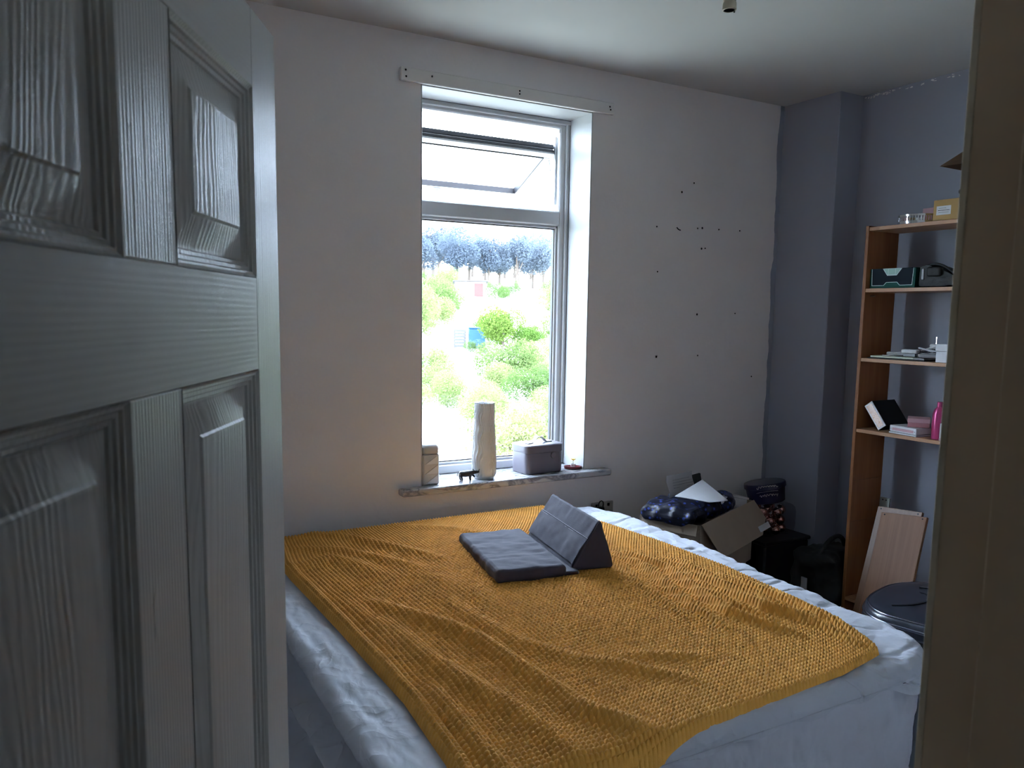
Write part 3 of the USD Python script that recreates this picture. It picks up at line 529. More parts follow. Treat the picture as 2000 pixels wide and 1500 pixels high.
# the mustard blanket: a grid of woven nubs, real relief, with the folds it lies in
RIDGES = [
 ([(0.90, 3.36), (1.03, 3.24), (1.14, 3.03), (1.29, 2.78)], .014, .026), ([(0.78, 3.18), (0.96, 3.06), (1.05, 2.9), (1.17, 2.72)], .012, .028), ([(0.72, 2.93), (0.89, 2.97), (0.93, 2.91), (1.03, 2.67)], .014, .04),
 ([(0.89, 2.49), (0.97, 2.34), (1.04, 2.19), (1.08, 2.06), (1.09, 1.9), (1.12, 1.72), (1.14, 1.57), (1.19, 1.45)], .024, .030), ([(1.13, 2.45), (1.14, 2.23), (1.18, 2.01), (1.27, 1.86), (1.4, 1.72)], .013, .032),
 ([(0.87, 2.32), (0.89, 2.02), (0.92, 1.85), (0.97, 1.65), (1.0, 1.4)], .020, .034), ([(0.83, 1.88), (0.82, 1.68), (0.81, 1.53), (0.82, 1.4)], .018, .026),
 ([(1.96, 2.56), (1.95, 2.38), (1.9, 2.16), (1.86, 1.98), (1.84, 1.80)], .030, .015), ([(2.0, 2.54), (2.02, 2.3), (1.96, 2.03), (1.93, 1.88), (1.96, 1.78), (2.02, 1.66)], .030, .014),
 ([(2.12, 2.42), (2.1, 2.16), (2.08, 1.97), (2.07, 1.86), (2.12, 1.77), (2.14, 1.67), (2.13, 1.53)], .030, .015), ([(2.18, 2.18), (2.2, 2.01), (2.2, 1.8), (2.2, 1.66), (2.16, 1.5)], .026, .016),
 ([(1.34, 1.8), (1.4, 1.71), (1.48, 1.63), (1.52, 1.58)], .012, .024), ([(1.43, 1.81), (1.52, 1.75), (1.64, 1.69)], .011, .022), ([(1.1, 1.63), (1.14, 1.54), (1.24, 1.43)], .012, .026), ([(1.85, 2.38), (1.82, 2.15), (1.79, 1.93)], .016, .018), ([(2.03, 2.50), (2.07, 2.30), (2.02, 2.08), (2.00, 1.93), (2.04, 1.78)], .022, .013), ([(2.12, 2.30), (2.15, 2.1), (2.14, 1.9), (2.18, 1.72)], .020, .013),
 ([(1.02, 2.9), (1.2, 2.55), (1.3, 2.2)], .007, .05), ([(1.3, 3.3), (1.5, 3.15), (1.62, 3.0)], .008, .03), ([(0.80, 2.6), (0.83, 2.3), (0.80, 2.0)], .010, .03)]
def fold_height(X, Y):
    h = np.zeros_like(X)
    for pts, amp, wd in RIDGES:
        p = np.array(pts); seg = np.linalg.norm(np.diff(p, axis=0), axis=1); cum = np.r_[0, np.cumsum(seg)]; L = cum[-1]
        x0, x1, y0, y1 = p[:, 0].min()-0.2, p[:, 0].max()+0.2, p[:, 1].min()-0.2, p[:, 1].max()+0.2
        m = (X > x0) & (X < x1) & (Y > y0) & (Y < y1); x, y = X[m], Y[m]; best = np.full(x.shape, 9.0); tt = np.zeros(x.shape)
        for i in range(len(p)-1):
            d = p[i+1]-p[i]; t = np.clip(((x-p[i, 0])*d[0]+(y-p[i, 1])*d[1])/(d@d), 0, 1); dist = np.hypot(x-p[i, 0]-t*d[0], y-p[i, 1]-t*d[1])
            k = dist < best; best = np.where(k, dist, best); tt = np.where(k, (cum[i]+t*seg[i])/L, tt)
        env = np.sin(np.pi*np.clip(tt*0.92+0.04, 0, 1))**0.6
        h[m] += 1.35*amp*env*np.exp(-(best/wd)**2/1.1)
    return h
NU, NV, SUB = 98, 122, 6
u = np.arange(NU*SUB+1)/(NU*SUB); v = np.arange(NV*SUB+1)/(NV*SUB); U, Vv = np.meshgrid(u, v)
xr = np.interp(v, [0, .05, .12, .22, .42, .6, .8, .93, 1], [2.165, 2.215, 2.27, 2.29, 2.30, 2.265, 2.205, 2.14, 2.10]); xl = np.interp(v, [0, .1, .25, .5, .8, 1], [0.705, 0.728, 0.748, 0.73, 0.70, 0.76])
yn = np.interp(u, [0, .3, .45, .6, .85, 1], [1.36, 1.37, 1.405, 1.415, 1.435, 1.475]); yf = np.interp(u, [0, .2, 1], [3.36, 3.352, 3.345])
X = xl[:, None]+(xr-xl)[:, None]*U; Y = yn[None, :]+(yf-yn)[None, :]*Vv
Pn = np.stack([X, Y, 0*X], -1)
X = X+0.010*(fbm(Pn*3.5, 2, 81)-0.5)*np.sin(np.pi*U); Y = Y+0.012*(fbm(Pn*3.5, 2, 82)-0.5)*np.sin(np.pi*Vv)
edge = np.minimum(np.minimum(U*1.6, (1-U)*1.6), np.minimum(Vv*2, (1-Vv)*2))
def under_edge(X, Y):   # how far the bed's rounded rim has dropped away below
    d = np.minimum(Y-BY0, BY1-Y); d = np.minimum(d, X-BX0); R0 = 0.05
    return np.where(d < R0, R0-np.sqrt(np.clip(R0**2-(R0-np.clip(d, 0, R0))**2, 0, None)), 0)
nub = (np.abs(np.sin(np.pi*U*NU))*np.abs(np.sin(np.pi*Vv*NV)))**0.55
roll = 0.013*np.exp(-((U-0.016)/0.010)**2)+0.006*np.exp(-((1-Vv-0.006)/0.006)**2)
Z = zt(Y)-under_edge(X, Y)+0.0135+fold_height(X, Y)+roll+0.016*(fbm(Pn*2.4, 3, 83)-0.45)*sstep(edge, 0, 0.3)+0.0085*nub
Z -= 0.016*(1-sstep(edge, 0.0, 0.012))
BP = np.stack([X, Y, Z], -1).reshape(-1, 3)
single('blanket', trimesh.Trimesh(BP, grid_faces(NV*SUB+1, NU*SUB+1), process=False), 'blanket_mustard', 'mustard yellow waffle-textured fleece blanket spread across the bed', 'blanket', smooth=True)

# the wedge cushion for propping up a tablet
wc = thing('wedge_cushion', 'grey fabric bookrest cushion with a flat pad and a triangular backrest, on the blanket', 'cushion', (1.674, 2.446, 0.650), (0, 0, math.degrees(math.atan2(-.186, .983))))
def soft(m, amp=0.003, f=9, seed=3, up=True):
    m = tm(man(m).refine_to_length(0.012)); p = np.asarray(m.vertices); n = np.asarray(m.vertex_normals)
    m.vertices = p+n*(amp*(2*fbm(p*f, 3, seed)-1)+0.7*amp*np.clip(ridged(p*np.array([1.0, 2.4, 1.0])+3, f*0.8, seed+40), -0.2, 1))[:, None]; return m
pad = soft(rbx(-0.318, -0.038, -0.045, 0.485, -0.004, 0.042, 0.016, 20), 0.006, 12, 5)
part(wc, 'pad', pad, 'cushion_grey', True)
tri = m3.Manifold.batch_hull([m3.Manifold.sphere(0.010, 16).translate((x, y, z)) for y in (0.010, 0.478) for x, z in ((0.008, 0.010), (0.165, 0.010), (0.112, 0.176))])
part(wc, 'backrest', soft(tm(tri), 0.003, 11, 6), 'cushion_grey', True)
part(wc, 'side_panel', prism([(0.006, 0.004), (0.170, 0.004), (0.114, 0.184), (0.104, 0.180)], 0.002).apply_transform(np.array([[1, 0, 0, 0], [0, 0, -1, 0.0015], [0, 1, 0, 0], [0, 0, 0, 1]])), 'cushion_dark', 30, 'darker grey triangular end panel')
part(wc, 'hinge_strip', soft(rbx(-0.045, 0.016, -0.035, 0.480, -0.004, 0.012, 0.006), 0.002, 10, 8), 'cushion_grey', True)
nx, nz = -(0.176-0.010), (0.112-0.008); nl = math.hypot(nx, nz); nx, nz = nx/nl, nz/nl     # outward normal of the sloping face
def slope(t, off=0.0105): return np.array([0.008+(0.112-0.008)*t+nx*off, 0, 0.010+(0.176-0.010)*t+nz*off])
for t0 in (0.60, 0.635): part(wc, 'seam', tube([slope(t0, 0.0125)+[0, y, 0] for y in np.linspace(0.003, 0.485, 9)], 0.0014, 6), 'thread', True)
pk = np.array([slope(t, 0.0125+0.004*math.sin(math.pi*min(1, t/0.62)))+[0, y, 0] for t in np.linspace(0.06, 0.62, 14) for y in np.linspace(0.002, 0.486, 40)])
pk = pk+np.array([nx, 0, nz])*(0.016*(fbm(pk*13, 3, 9)-0.4))[:, None]
part(wc, 'pocket', trimesh.Trimesh(pk, grid_faces(14, 40), process=False), 'cushion_grey', True)

# ------------------------------------------------------------------ on the window sill
ZS = 0.792
def vase():
    n, rows = 220, 240; th = np.arange(n)*2*np.pi/n; zz = np.linspace(0, 0.385, rows)
    rad = np.interp(zz, [0, .012, .06, .14, .22, .30, .36, .385], [.050, .0545, .0565, .0545, .0495, .0455, .0445, .0445])
    T, Zz = np.meshgrid(th, zz); q = np.stack([np.cos(T)*2.6, np.sin(T)*2.6, Zz*13], -1)
    wv = np.sin(T*19+1.9*np.sin(Zz*62+T*2)+4.5*fbm(q*0.8, 3, 5)); wv2 = np.sin(T*19-1.9*np.sin(Zz*55+T*3+1)+4.5*fbm(q*0.8, 3, 9))
    bark = np.maximum(np.clip(wv, 0, 1)**2.2, np.clip(wv2, 0, 1)**2.2)
    face = np.exp(-(np.abs(((T-VA+np.pi) % (2*np.pi))-np.pi)/0.50)**4)      # one smooth band down the front
    band = 1-face*(0.97)
    fade = sstep(Zz, 0.004, 0.03)
    R = rad[:, None]+(-0.003+0.0105*bark)*band*fade-0.001*face
    Zz = Zz+0.004*bark*(Zz > 0.384)
    P = np.stack([R*np.cos(T), R*np.sin(T), Zz], -1).reshape(-1, 3)
    inner = [np.stack([(rad[-1]-0.006)*np.cos(th), (rad[-1]-0.006)*np.sin(th), np.full(n, z)], -1) for z in (0.383, 0.30, 0.15)]
    P = np.vstack([P]+inner+[np.array([[0, 0, 0.15]]), np.array([[0, 0, 0.0]])]); f = grid_faces(rows+3, n, True); N = (rows+3)*n
    i = np.arange(n); f = np.vstack([f, np.stack([N-n+i, N-n+(i+1) % n, np.full(n, N)], 1), np.stack([(i+1) % n, i, np.full(n, N+1)], 1)])
    return trimesh.Trimesh(P, f, process=False)
VA = math.atan2(-3.52, -1.87)+0.24
va = thing('vase', 'tall white ceramic vase with a bark-like relief, on the window sill', 'vase', (1.862, 3.535, ZS))
part(va, 'body', vase(), 'ceramic_white', True)
part(va, 'band', lathe([(0.0425, 0.2705), (0.0487, 0.2705), (0.0487, 0.2735), (0.0425, 0.2735)], 60), 'ceramic_white', 30)
cn = thing('canister', 'white faceted canister with triangle relief at the left end of the sill', 'canister', (1.521, 3.565, ZS), (0, 0, 0))
part(cn, 'body', cbx(-0.014, 0.074, -0.07, 0.07, 0, 0.153, 0.006), 'ceramic_facet')
lidm = tm(man(rbx(-0.014, 0.074, -0.07, 0.07, 0.10, 0.200, 0.018))-man(bx(-0.1, 0.1, -0.1, 0.1, 0, 0.1545)))
part(cn, 'lid', lidm, 'ceramic_facet')
for k in range(3):
    for s in (0, 1):
        a = [(-0.06, 0.006+0.048*k), (0.06, 0.006+0.048*k), (0.06, 0.052+0.048*k)] if s == 0 else [(-0.06, 0.008+0.048*k), (0.057, 0.053+0.048*k), (-0.06, 0.053+0.048*k)]
        for face in ('y', 'x'):
            g = prism(Polygon(a).buffer(-0.0015), 0.004 if s == 0 else 0.0012)
            if face == 'y':
                g.vertices[:, 0] *= 0.62; m = facing(g, 'y-'); m.apply_translation((0.030, -0.0695, 0))
            else:
                m = g.copy(); m.vertices = np.stack([0.0735+np.asarray(g.vertices)[:, 2], np.asarray(g.vertices)[:, 0], np.asarray(g.vertices)[:, 1]], 1)
            part(cn, 'facet', m, 'ceramic_facet' if s else 'ceramic_white', False)
kn = thing('silver_trinket', 'small curled silver wire trinket beside the canister', 'ornament', (1.612, 3.56, ZS))
part(kn, 'curl', tube([(0.014*math.cos(a)*(1-a/14), 0.006*math.sin(a*0.5), 0.022+0.014*math.sin(a)) for a in np.linspace(0, 9, 22)], 0.0018, 6), 'chrome', True)
part(kn, 'foot', lathe([(0, 0), (0.011, 0), (0.011, 0.004), (0.004, 0.008), (0, 0.01)], 20), 'rubber')
# a toy rhinoceros: one body lofted from hulls
def hull_chain(chain):
    out = m3.Manifold()
    for c in chain:
        for (a, ra), (b_, rb) in zip(c[:-1], c[1:]): out = out+m3.Manifold.batch_hull([m3.Manifold.sphere(ra, 20).translate(a), m3.Manifold.sphere(rb, 20).translate(b_)])
    return out
rb = hull_chain([[((-.030, 0, .033), .0145), ((-.010, 0, .033), .0165), ((.014, 0, .036), .0155), ((.028, 0, .041), .0110), ((.043, 0, .041), .0078), ((.056, 0, .042), .0055)],
    [((-.034, .008, .026), .0090), ((-.035, .009, .012), .0058), ((-.033, .009, .0045), .0052)], [((-.034, -.008, .026), .0090), ((-.029, -.009, .012), .0058), ((-.027, -.009, .0045), .0052)],
    [((.013, -.008, .028), .0085), ((.013, -.009, .012), .0054), ((.014, -.009, .0045), .0050)], [((.016, .007, .030), .0080), ((.030, .008, .024), .0052), ((.036, .008, .017), .0046)]])
rb = rb.refine_to_length(0.0025); rm = tm(rb); trimesh.smoothing.filter_taubin(rm, iterations=8)
rh = thing('toy_rhinoceros', 'little dark brown rhinoceros figurine striding on the window sill', 'figurine', (1.757, 3.515, ZS+0.0004), (0, 0, -20))
body = part(rh, 'body', rm, 'rhino', True)
part(rh, 'horn', cat([move(lathe([(0, .013), (.0012, .010), (.0032, 0), (0, -.001)], 12), (.057, 0, .046), (0, 22, 0)), move(lathe([(0, .007), (.0026, 0), (0, -.001)], 12), (.047, 0, .047), (0, 12, 0))]), 'rhino', True)
for s in (-1, 1): part(rh, 'ear', move(lathe([(0, .009), (.002, .005), (.0024, .002), (.001, -.001), (0, -.001)], 10), (.030, s*.007, .050), (s*-18, -8, 0)), 'rhino', True)
part(rh, 'tail', tube([(-.044, 0, .040), (-.050, 0.001, .032), (-.050, 0.002, .022)], .0016, 6), 'rhino', True)
# vanity case
vc = thing('vanity_case', 'mauve-grey leather vanity case with a strap handle and round clasp, on the sill', 'vanity case', (2.205, 3.575, ZS), (0, 0, 4))
def rrect(w, d, r): return sbox(-w/2+r, -d/2+r, w/2-r, d/2-r).buffer(r, quad_segs=10)
def rr_loft(levels, w, d, r):
    ps = []
    for off, z in levels:
        g = rrect(w+2*off, d+2*off, r+off).exterior; ps.append(np.array([(*g.interpolate(t, normalized=True).coords[0], z) for t in np.arange(96)/96]))
    V = np.vstack(ps+[np.array([[0, 0, levels[0][1]]]), np.array([[0, 0, levels[-1][1]]])]); n = 96; L = len(levels); f = grid_faces(L, n, True); i = np.arange(n); N = L*n
    f = np.vstack([f, np.stack([(i+1) % n, i, np.full(n, N)], 1), np.stack([N-n+i, N-n+(i+1) % n, np.full(n, N+1)], 1)])
    m = trimesh.Trimesh(V, f, process=False); trimesh.repair.fix_normals(m); return m
part(vc, 'body', rr_loft([(-.008, 0), (-.002, .002), (0, .007), (.001, .06), (.001, .108), (-.002, .112)], .238, .155, .03), 'vanity_leather', 35)
part(vc, 'lid', rr_loft([(-.002, .110), (.003, .1115), (.0045, .114), (.005, .148), (.002, .152), (-.004, .1545)], .238, .155, .03), 'vanity_leather', 35)
hp = [(-.085, .155), (-.06, .1555), (-.048, .1565), (-.034, .170), (-.015, .1825), (.0, .185), (.015, .1825), (.034, .170), (.048, .1565), (.06, .1555), (.085, .155)]
hv = []
for x, z in hp:
    for dy, dz in ((-.013, 0), (.013, 0), (.013, .0035), (-.013, .0035)): hv.append((x, dy, z+dz))
hf = grid_faces(len(hp), 4, True); hm = trimesh.Trimesh(np.array(hv), np.vstack([hf, [[0, 2, 1], [0, 3, 2], [40, 41, 42], [40, 42, 43]]]), process=False); trimesh.repair.fix_normals(hm)
part(vc, 'handle', move(hm, (0, -0.01, 0), (0, 0, 6)), 'vanity_leather', 40)
cl = part(vc, 'clasp', move(lathe([(0, .006), (.012, .006), (.0155, .004), (.0165, 0), (0, 0)], 28), (.047, -.0785, .093), (90, 0, 0)), 'vanity_leather', 30, 'round leather clasp tab')
part(cl, 'stud', move(lathe([(0, .004), (.003, .0035), (.0045, 0), (0, 0)], 16), (.034, -.080, .098), (90, 0, 0)), 'chrome')
# little dish with a pot and a yellow flower
ds = thing('trinket_dish', 'small dark red oval dish at the right end of the sill', 'dish', (2.408, 3.535, ZS), (0, 0, -32))
ell = lambda a, b_, n=48: np.stack([a*np.cos(np.arange(n)*2*np.pi/n), b_*np.sin(np.arange(n)*2*np.pi/n)], 1)
def ell_loft(levels):
    n = 48; V = np.vstack([np.column_stack([ell(a, b_), np.full(n, z)]) for a, b_, z in levels]+[[[0, 0, levels[0][2]]], [[0, 0, levels[-1][2]]]]); L = len(levels); f = grid_faces(L, n, True); i = np.arange(n); N = L*n
    return trimesh.Trimesh(V, np.vstack([f, np.stack([(i+1) % n, i, np.full(n, N)], 1), np.stack([N-n+i, N-n+(i+1) % n, np.full(n, N+1)], 1)]), process=False)
part(ds, 'bowl', ell_loft([(.040, .022, 0), (.046, .027, .003), (.048, .029, .016), (.045, .026, .0165), (.042, .023, .006), (.001, .001, .005)]), 'red_dish', 40)
fp = thing('flower_pot', 'tiny white pot with one yellow flower standing in the red dish', 'flower', (2.410, 3.533, ZS+0.0055))
part(fp, 'pot', lathe([(0, 0), (.012, 0), (.0145, .022), (.0125, .022), (.0115, .016), (0, .015)], 24), 'ceramic_white')
fs = part(fp, 'stem', tube([(0, 0, .012), (-.001, 0, .028), (0, -.001, .043)], .0011, 6), 'stem_green', True)
pet = []
for k in range(7):
    a = k*2*math.pi/7; q = trimesh.creation.icosphere(2, 1.0); q.apply_transform(np.diag([.0075, .0042, .002, 1])); pet.append(move(move(q, (.0075, 0, .003), (0, -28, 0)), (0, 0, .043), (0, 0, math.degrees(a))))
part(fp, 'flower', cat(pet+[move(trimesh.creation.icosphere(2, .0045), (0, 0, .044))]), 'yellow_petal', True)
# ------------------------------------------------------------------ wall socket with a curl of flex
so = thing('wall_socket', 'brushed metal wall socket low on the white wall behind the bed', 'socket', (2.585, YW-0.0005, 0.555))
part(so, 'plate', facing(prism(rrect(.146, .086, .006), .006), 'y-'), 'steel'); 
for s in (-1, 1): part(so, 'switch', cbx(s*.04-.006, s*.04+.006, -.0095, -.005, .018, .032, .001), 'black_plastic')
cb = thing('charger_cable', 'black charger plug with a loop of cable in the wall socket', 'cable', (2.558, YW-0.010, 0.545))
part(cb, 'plug', rbx(-.02, .02, -.03, 0.0, -.02, .03, .006), 'black_plastic')
part(cb, 'flex', tube([(-.012, -.022, .028), (-.018, -.024, .052), (-.004, -.025, .068), (.013, -.024, .056), (.012, -.022, .035), (.018, -.022, .02), (.03, -.024, -.10), (.01, -.02, -.3), (0.0, -.02, -.53)], .0032, 8), 'rubber', True)

# ------------------------------------------------------------------ corner by the window: box of papers, tub, baubles
A = math.degrees(math.atan2(.27, .64))
bxo = thing('cardboard_box', 'open cardboard box heaped with a bag and papers, in the corner beyond the bed', 'box', (2.66, 2.80, 0.285), (0, 0, A))
L_, D_, H_ = 0.70, 0.33, 0.335
part(bxo, 'box_wall', cbx(0, L_, 0, .005, 0, H_, .001), 'cardboard'); part(bxo, 'box_wall', cbx(0, L_, D_-.005, D_, 0, H_, .001), 'cardboard'); part(bxo, 'box_wall', cbx(0, .005, .005, D_-.005, 0, H_, .001), 'cardboard'); part(bxo, 'box_wall', cbx(L_-.005, L_, .005, D_-.005, 0, H_, .001), 'cardboard'); part(bxo, 'box_bottom', bx(.005, L_-.005, .005, D_-.005, 0, .005), 'cardboard_inner', False)
part(bxo, 'flap', move(prism([(0, 0), (L_-.02, 0), (L_+.01, -.115), (L_-.13, -.185), (.03, -.185)], .004), (.01, -.001, H_+.004), (58, 0, 0)), 'cardboard', False)
part(bxo, 'flap', move(cbx(0, .003, 0, D_-.03, -.055, 0, .001), (-.001, .015, H_), (0, 14, 0)), 'cardboard', False)
tp = part(bxo, 'tape', move(cbx(-.075, .075, -.016, .016, .004, .0052, .0004), (.01+L_-.07, -.001-.083, H_+.004-.128), (58, 0, 0)).apply_transform(np.eye(4)), 'paper_grey', False, 'torn strip of white tape')
# dark carrier bag with blue stars stuffed in the box
ca, sa_ = math.cos(math.radians(A)), math.sin(math.radians(A))
def blob(base, seed, f=7, amp=0.03, ref=0.02):
    m = tm(man(base).refine_to_length(ref)); p = np.asarray(m.vertices); n = np.asarray(m.vertex_normals); m.vertices = p+n*(amp*(ridged(p, f, seed)-0.35))[:, None]; return m
single('carrier_bag', blob(rbx(-.035, .50, -.015, .27, -.05, .020, .034), 4, 9, .028, .012), 'bag_blue', 'crumpled black carrier bag with blue motifs in the cardboard box', 'bag', loc=(2.655, 2.845, 0.665), rot=(0, 0, A), smooth=45)
def sheetm(w, d, bend=0.01, th=.0012):
    g = np.array([(x*w, y*d, bend*math.sin(math.pi*x)+0.4*bend*math.sin(2*math.pi*y)) for y in np.linspace(0, 1, 12) for x in np.linspace(0, 1, 12)]); f = grid_faces(12, 12)
    v2 = np.vstack([g, g-[0, 0, th]]); ff = np.vstack([f, f[:, ::-1]+144]); e = list(range(12))+[12*i+11 for i in range(1, 12)]+[143-i for i in range(1, 12)]+[132-12*i for i in range(1, 11)]; k = len(e)
    side = [[e[i], e[i]+144, e[(i+1) % k]+144] for i in range(k)]+[[e[i], e[(i+1) % k]+144, e[(i+1) % k]] for i in range(k)]
    return trimesh.Trimesh(v2, np.vstack([ff, side]), process=False)
def quad3(p, th=.002):
    """a stiff four-cornered card through four points in space"""
    p = np.array(p, float); n = np.cross(p[1]-p[0], p[3]-p[0]); n /= np.linalg.norm(n)
    t, s = np.meshgrid(np.linspace(0, 1, 6), np.linspace(0, 1, 6)); q = (p[0]*(1-t[..., None])+p[1]*t[..., None])*(1-s[..., None])+(p[3]*(1-t[..., None])+p[2]*t[..., None])*s[..., None]
    q = q.reshape(-1, 3); m = trimesh.Trimesh(np.vstack([q, q-n*th]), np.vstack([grid_faces(6, 6), grid_faces(6, 6)[:, ::-1]+36]), process=False)
    return m
single('white_card', quad3([(2.585, 2.905, .755), (2.742, 2.832, .722), (2.936, 2.90, .697), (2.945, 3.10, .766)], .003), 'paper', 'plain white card propped on top of the carrier bag', 'card', smooth=False)
lt = thing('letter', 'folded printed letter standing behind the white card', 'letter', (2.700, 3.075, .695), (78, 0, 12))
part(lt, 'sheet', sheetm(.22, .115, .012), 'paper_grey', True)
for k in range(4): part(lt, 'print_line', cbx(.03, .20-.03*(k == 3), .045+.014*k, .048+.014*k, .012, .0135, .0003), 'ink_grey', False)
single('dark_folder', quad3([(2.80, 3.15, .68), (3.02, 3.17, .68), (2.99, 3.165, .785), (2.86, 3.15, .775)], .006), 'black_leather', 'dark folder edge showing behind the white card', 'folder', smooth=False)
for k, (wh, mm_) in enumerate([('front, palest', 'paper'), ('second, grey', 'paper_grey'), ('third, white', 'paper'), ('rearmost, grey', 'paper_grey')]):
    single('paper_sheet', quad3([(2.97+.04*k, 2.985+.028*k, .70-.004*k), (3.26+.03*k, 3.085+.022*k, .625-.004*k), (3.22+.03*k, 3.06+.022*k, .50), (2.97+.04*k, 2.975+.028*k, .50)], .002), mm_, f'{wh} of the sheets of paper leaning in the right end of the cardboard box', 'paper', smooth=False)
# carton under the box
ctn = thing('white_carton', 'white printed carton standing under the cardboard box', 'carton', (2.70, 2.83, 0.0), (0, 0, A))
part(ctn, 'body', cbx(0, .60, 0, .29, 0, .283, .003), 'paper'); part(ctn, 'lid', cbx(-.003, .603, -.003, .293, .225, .2845, .002), 'paper')
for k, (x, z, w, h) in enumerate([(.33, .13, .05, .05), (.40, .15, .025, .09), (.44, .12, .03, .04), (.48, .17, .02, .03), (.36, .06, .08, .02)]): part(ctn, 'print_mark', cbx(x, x+w, -.0045, -.002, z, z+h, .0005), 'ink', False)
# dark crate, bag of baubles, tub
dc = thing('storage_crate', 'black plastic storage crate under the bag of baubles', 'crate', (3.40, 3.06, 0))
part(dc, 'body', cbx(0, .36, 0, .38, 0, .345, .01), 'black_plastic'); part(dc, 'lid', cbx(-.008, .368, -.008, .388, .345, .366, .006), 'black_plastic')
bc = np.array([3.600, 3.245, .366])
BPOS = []
for lvl, (cnt, rad, z) in enumerate([(7, .080, .030), (6, .075, .082), (6, .078, .134)]):
    for k in range(cnt):
        a = 2*math.pi*k/cnt+.5*lvl-2.6; BPOS.append((bc[0]+rad*math.cos(a)*1.05, bc[1]+rad*math.sin(a)*1.05, bc[2]+z))
for lvl in range(3): BPOS.append((bc[0]+.004, bc[1], bc[2]+.031+.052*lvl))
b0 = thing('bauble', 'shiny rose-gold bauble in the clear bag', 'bauble', BPOS[0], group='rose-gold baubles in the clear bag')
part(b0, 'ball', trimesh.creation.icosphere(3, .0285), 'bauble', True); part(b0, 'cap', lathe([(0, .034), (.005, .034), (.006, .027), (0, .027)], 14), 'chrome')
for p in BPOS[1:]: copy_of(b0, p, rng.random()*360)
single('clear_bag', blob(rbx(-.125, .125, -.125, .125, 0.0015, .178, .04), 8, 9, .008, .012), 'clear_film', 'clear plastic bag of baubles under the dark tub', 'bag', loc=tuple(bc), smooth=True)
tb = thing('sweet_tub', 'round dark purple sweet tub with pale script lettering, on the bag of baubles', 'tub', (3.600, 3.245, .548), (-8, -6, 0))
part(tb, 'tub', lathe([(0, 0), (.098, 0), (.103, .004), (.112, .088), (0, .088)], 56), 'tub_purple'); part(tb, 'lid', lathe([(0, .118), (.110, .118), (.117, .115), (.1195, .108), (.1195, .088), (.114, .086), (0, .086)], 56), 'tub_purple')
def script_on(R, z, a0, a1, n, amp, r=.0022):
    s = np.linspace(0, 1, n*14); a = a0+(a1-a0)*s+.012*np.sin(2*np.pi*n*s); q = np.stack([s*n*0.9, 0*s+z*40, 0*s], -1); a = a+.02*(noise(q*1.7, 9)-.5); zz = z+amp*np.sin(2*np.pi*n*s+3*noise(q, 3))*(0.35+1.1*noise(q, 5)**1.5)+.008*np.sin(math.pi*s)
    return tube(np.stack([R*np.cos(a), R*np.sin(a), zz], 1)[::3], r, 5)
part(tb, 'lettering', script_on(.1205, .101, -2.75, -1.75, 8, .006), 'tub_letter', True, 'pale looping script'); part(tb, 'lettering', script_on(.108, .048, -2.7, -1.7, 7, .008), 'tub_letter', True)
part(tb, 'lettering', tube([(.11*math.cos(a), .11*math.sin(a), .068+.010*math.sin((a+2.9)*2.2)) for a in np.linspace(-2.85, -1.7, 14)], .0016, 5), 'tub_letter', True)
# black bag on the floor between pier and bookcase
hb = thing('holdall', 'black fabric bag slumped on the floor between the pier and the bookcase', 'bag', (3.76, 2.92, 0.012))
part(hb, 'body', blob(rbx(-.20, .17, -.11, .12, 0, .31, .07), 12, 6, .035, .02), 'black_matte', 45)
part(hb, 'strap', tube([(-.16, -.05, .28), (-.10, -.06, .37), (.0, -.05, .40), (.08, -.04, .33)], .013, 8), 'black_matte', True)
part(hb, 'tag', cbx(-.232, -.228, -.05, -.01, .09, .19, .001), 'paper_grey', False)

# ------------------------------------------------------------------ bookcase and what stands on it
KX0, KX1, KY0, KY1 = 3.72, 3.968, 1.985, 2.787
bk = thing('bookcase', 'tall open pine bookcase against the grey wall', 'bookcase', (KX0, KY0, 0))
kl = lambda m: move(m, (-KX0, -KY0, 0))
part(bk, 'side_panel', kl(cbx(KX0-.002, KX1, KY1-.02, KY1, 0, 2.108, .002)), 'pine'); part(bk, 'side_panel', kl(cbx(KX0-.002, KX1, KY0, KY0+.02, 0, 2.108, .002)), 'pine')
SH = [2.100, 1.783, 1.418, 1.038, .10]
for z in SH: part(bk, 'shelf', kl(cbx(KX0, KX1-.002, KY0+.02, KY1-.02, z-.019, z, .0015)), 'pine_level')
part(bk, 'dowel', kl(tube([(KX0+.045, KY1-.021, 1.745), (KX0+.045, KY1-.046, 1.745)], .0028, 8)), 'steel', label='bright metal shelf pin')
for z in (.52, .75): part(bk, 'dowel_mark', kl(cbx(KX0+.01, KX1-.02, KY1-.0208, KY1-.0198, z, z+.003, .0003)), 'board_wood', False)
# top of the bookcase
Z0 = 2.1005
cr = thing('silver_tiara', 'silver pierced metal tiara band lying on top of the bookcase', 'tiara', (3.81, 2.555, Z0))
n = 44
part(cr, 'band', lathe([(.088, 0), (.094, 0), (.094, .013), (.088, .013), (.088, 0)], 60), 'chrome'); part(cr, 'rim', lathe([(.089, .036), (.0945, .036), (.0945, .045), (.089, .045), (.089, .036)], 60), 'chrome')
part(cr, 'pierced_band', cat([move(cbx(-.0012, .0012, -.0032, .0032, .012, .037, .0006), (.0915*math.cos(a), .0915*math.sin(a), 0), (0, 0, math.degrees(a))) for a in np.arange(n)*2*np.pi/n]), 'chrome')
pb = thing('pink_card_box', 'pink card box behind the tiara on top of the bookcase', 'box', (3.90, 2.51, Z0))
part(pb, 'base', cbx(-.035, .035, -.06, .06, 0, .05, .002), 'pink_card'); part(pb, 'lid', cbx(-.037, .037, -.062, .062, .045, .085, .002), 'pink_pale')
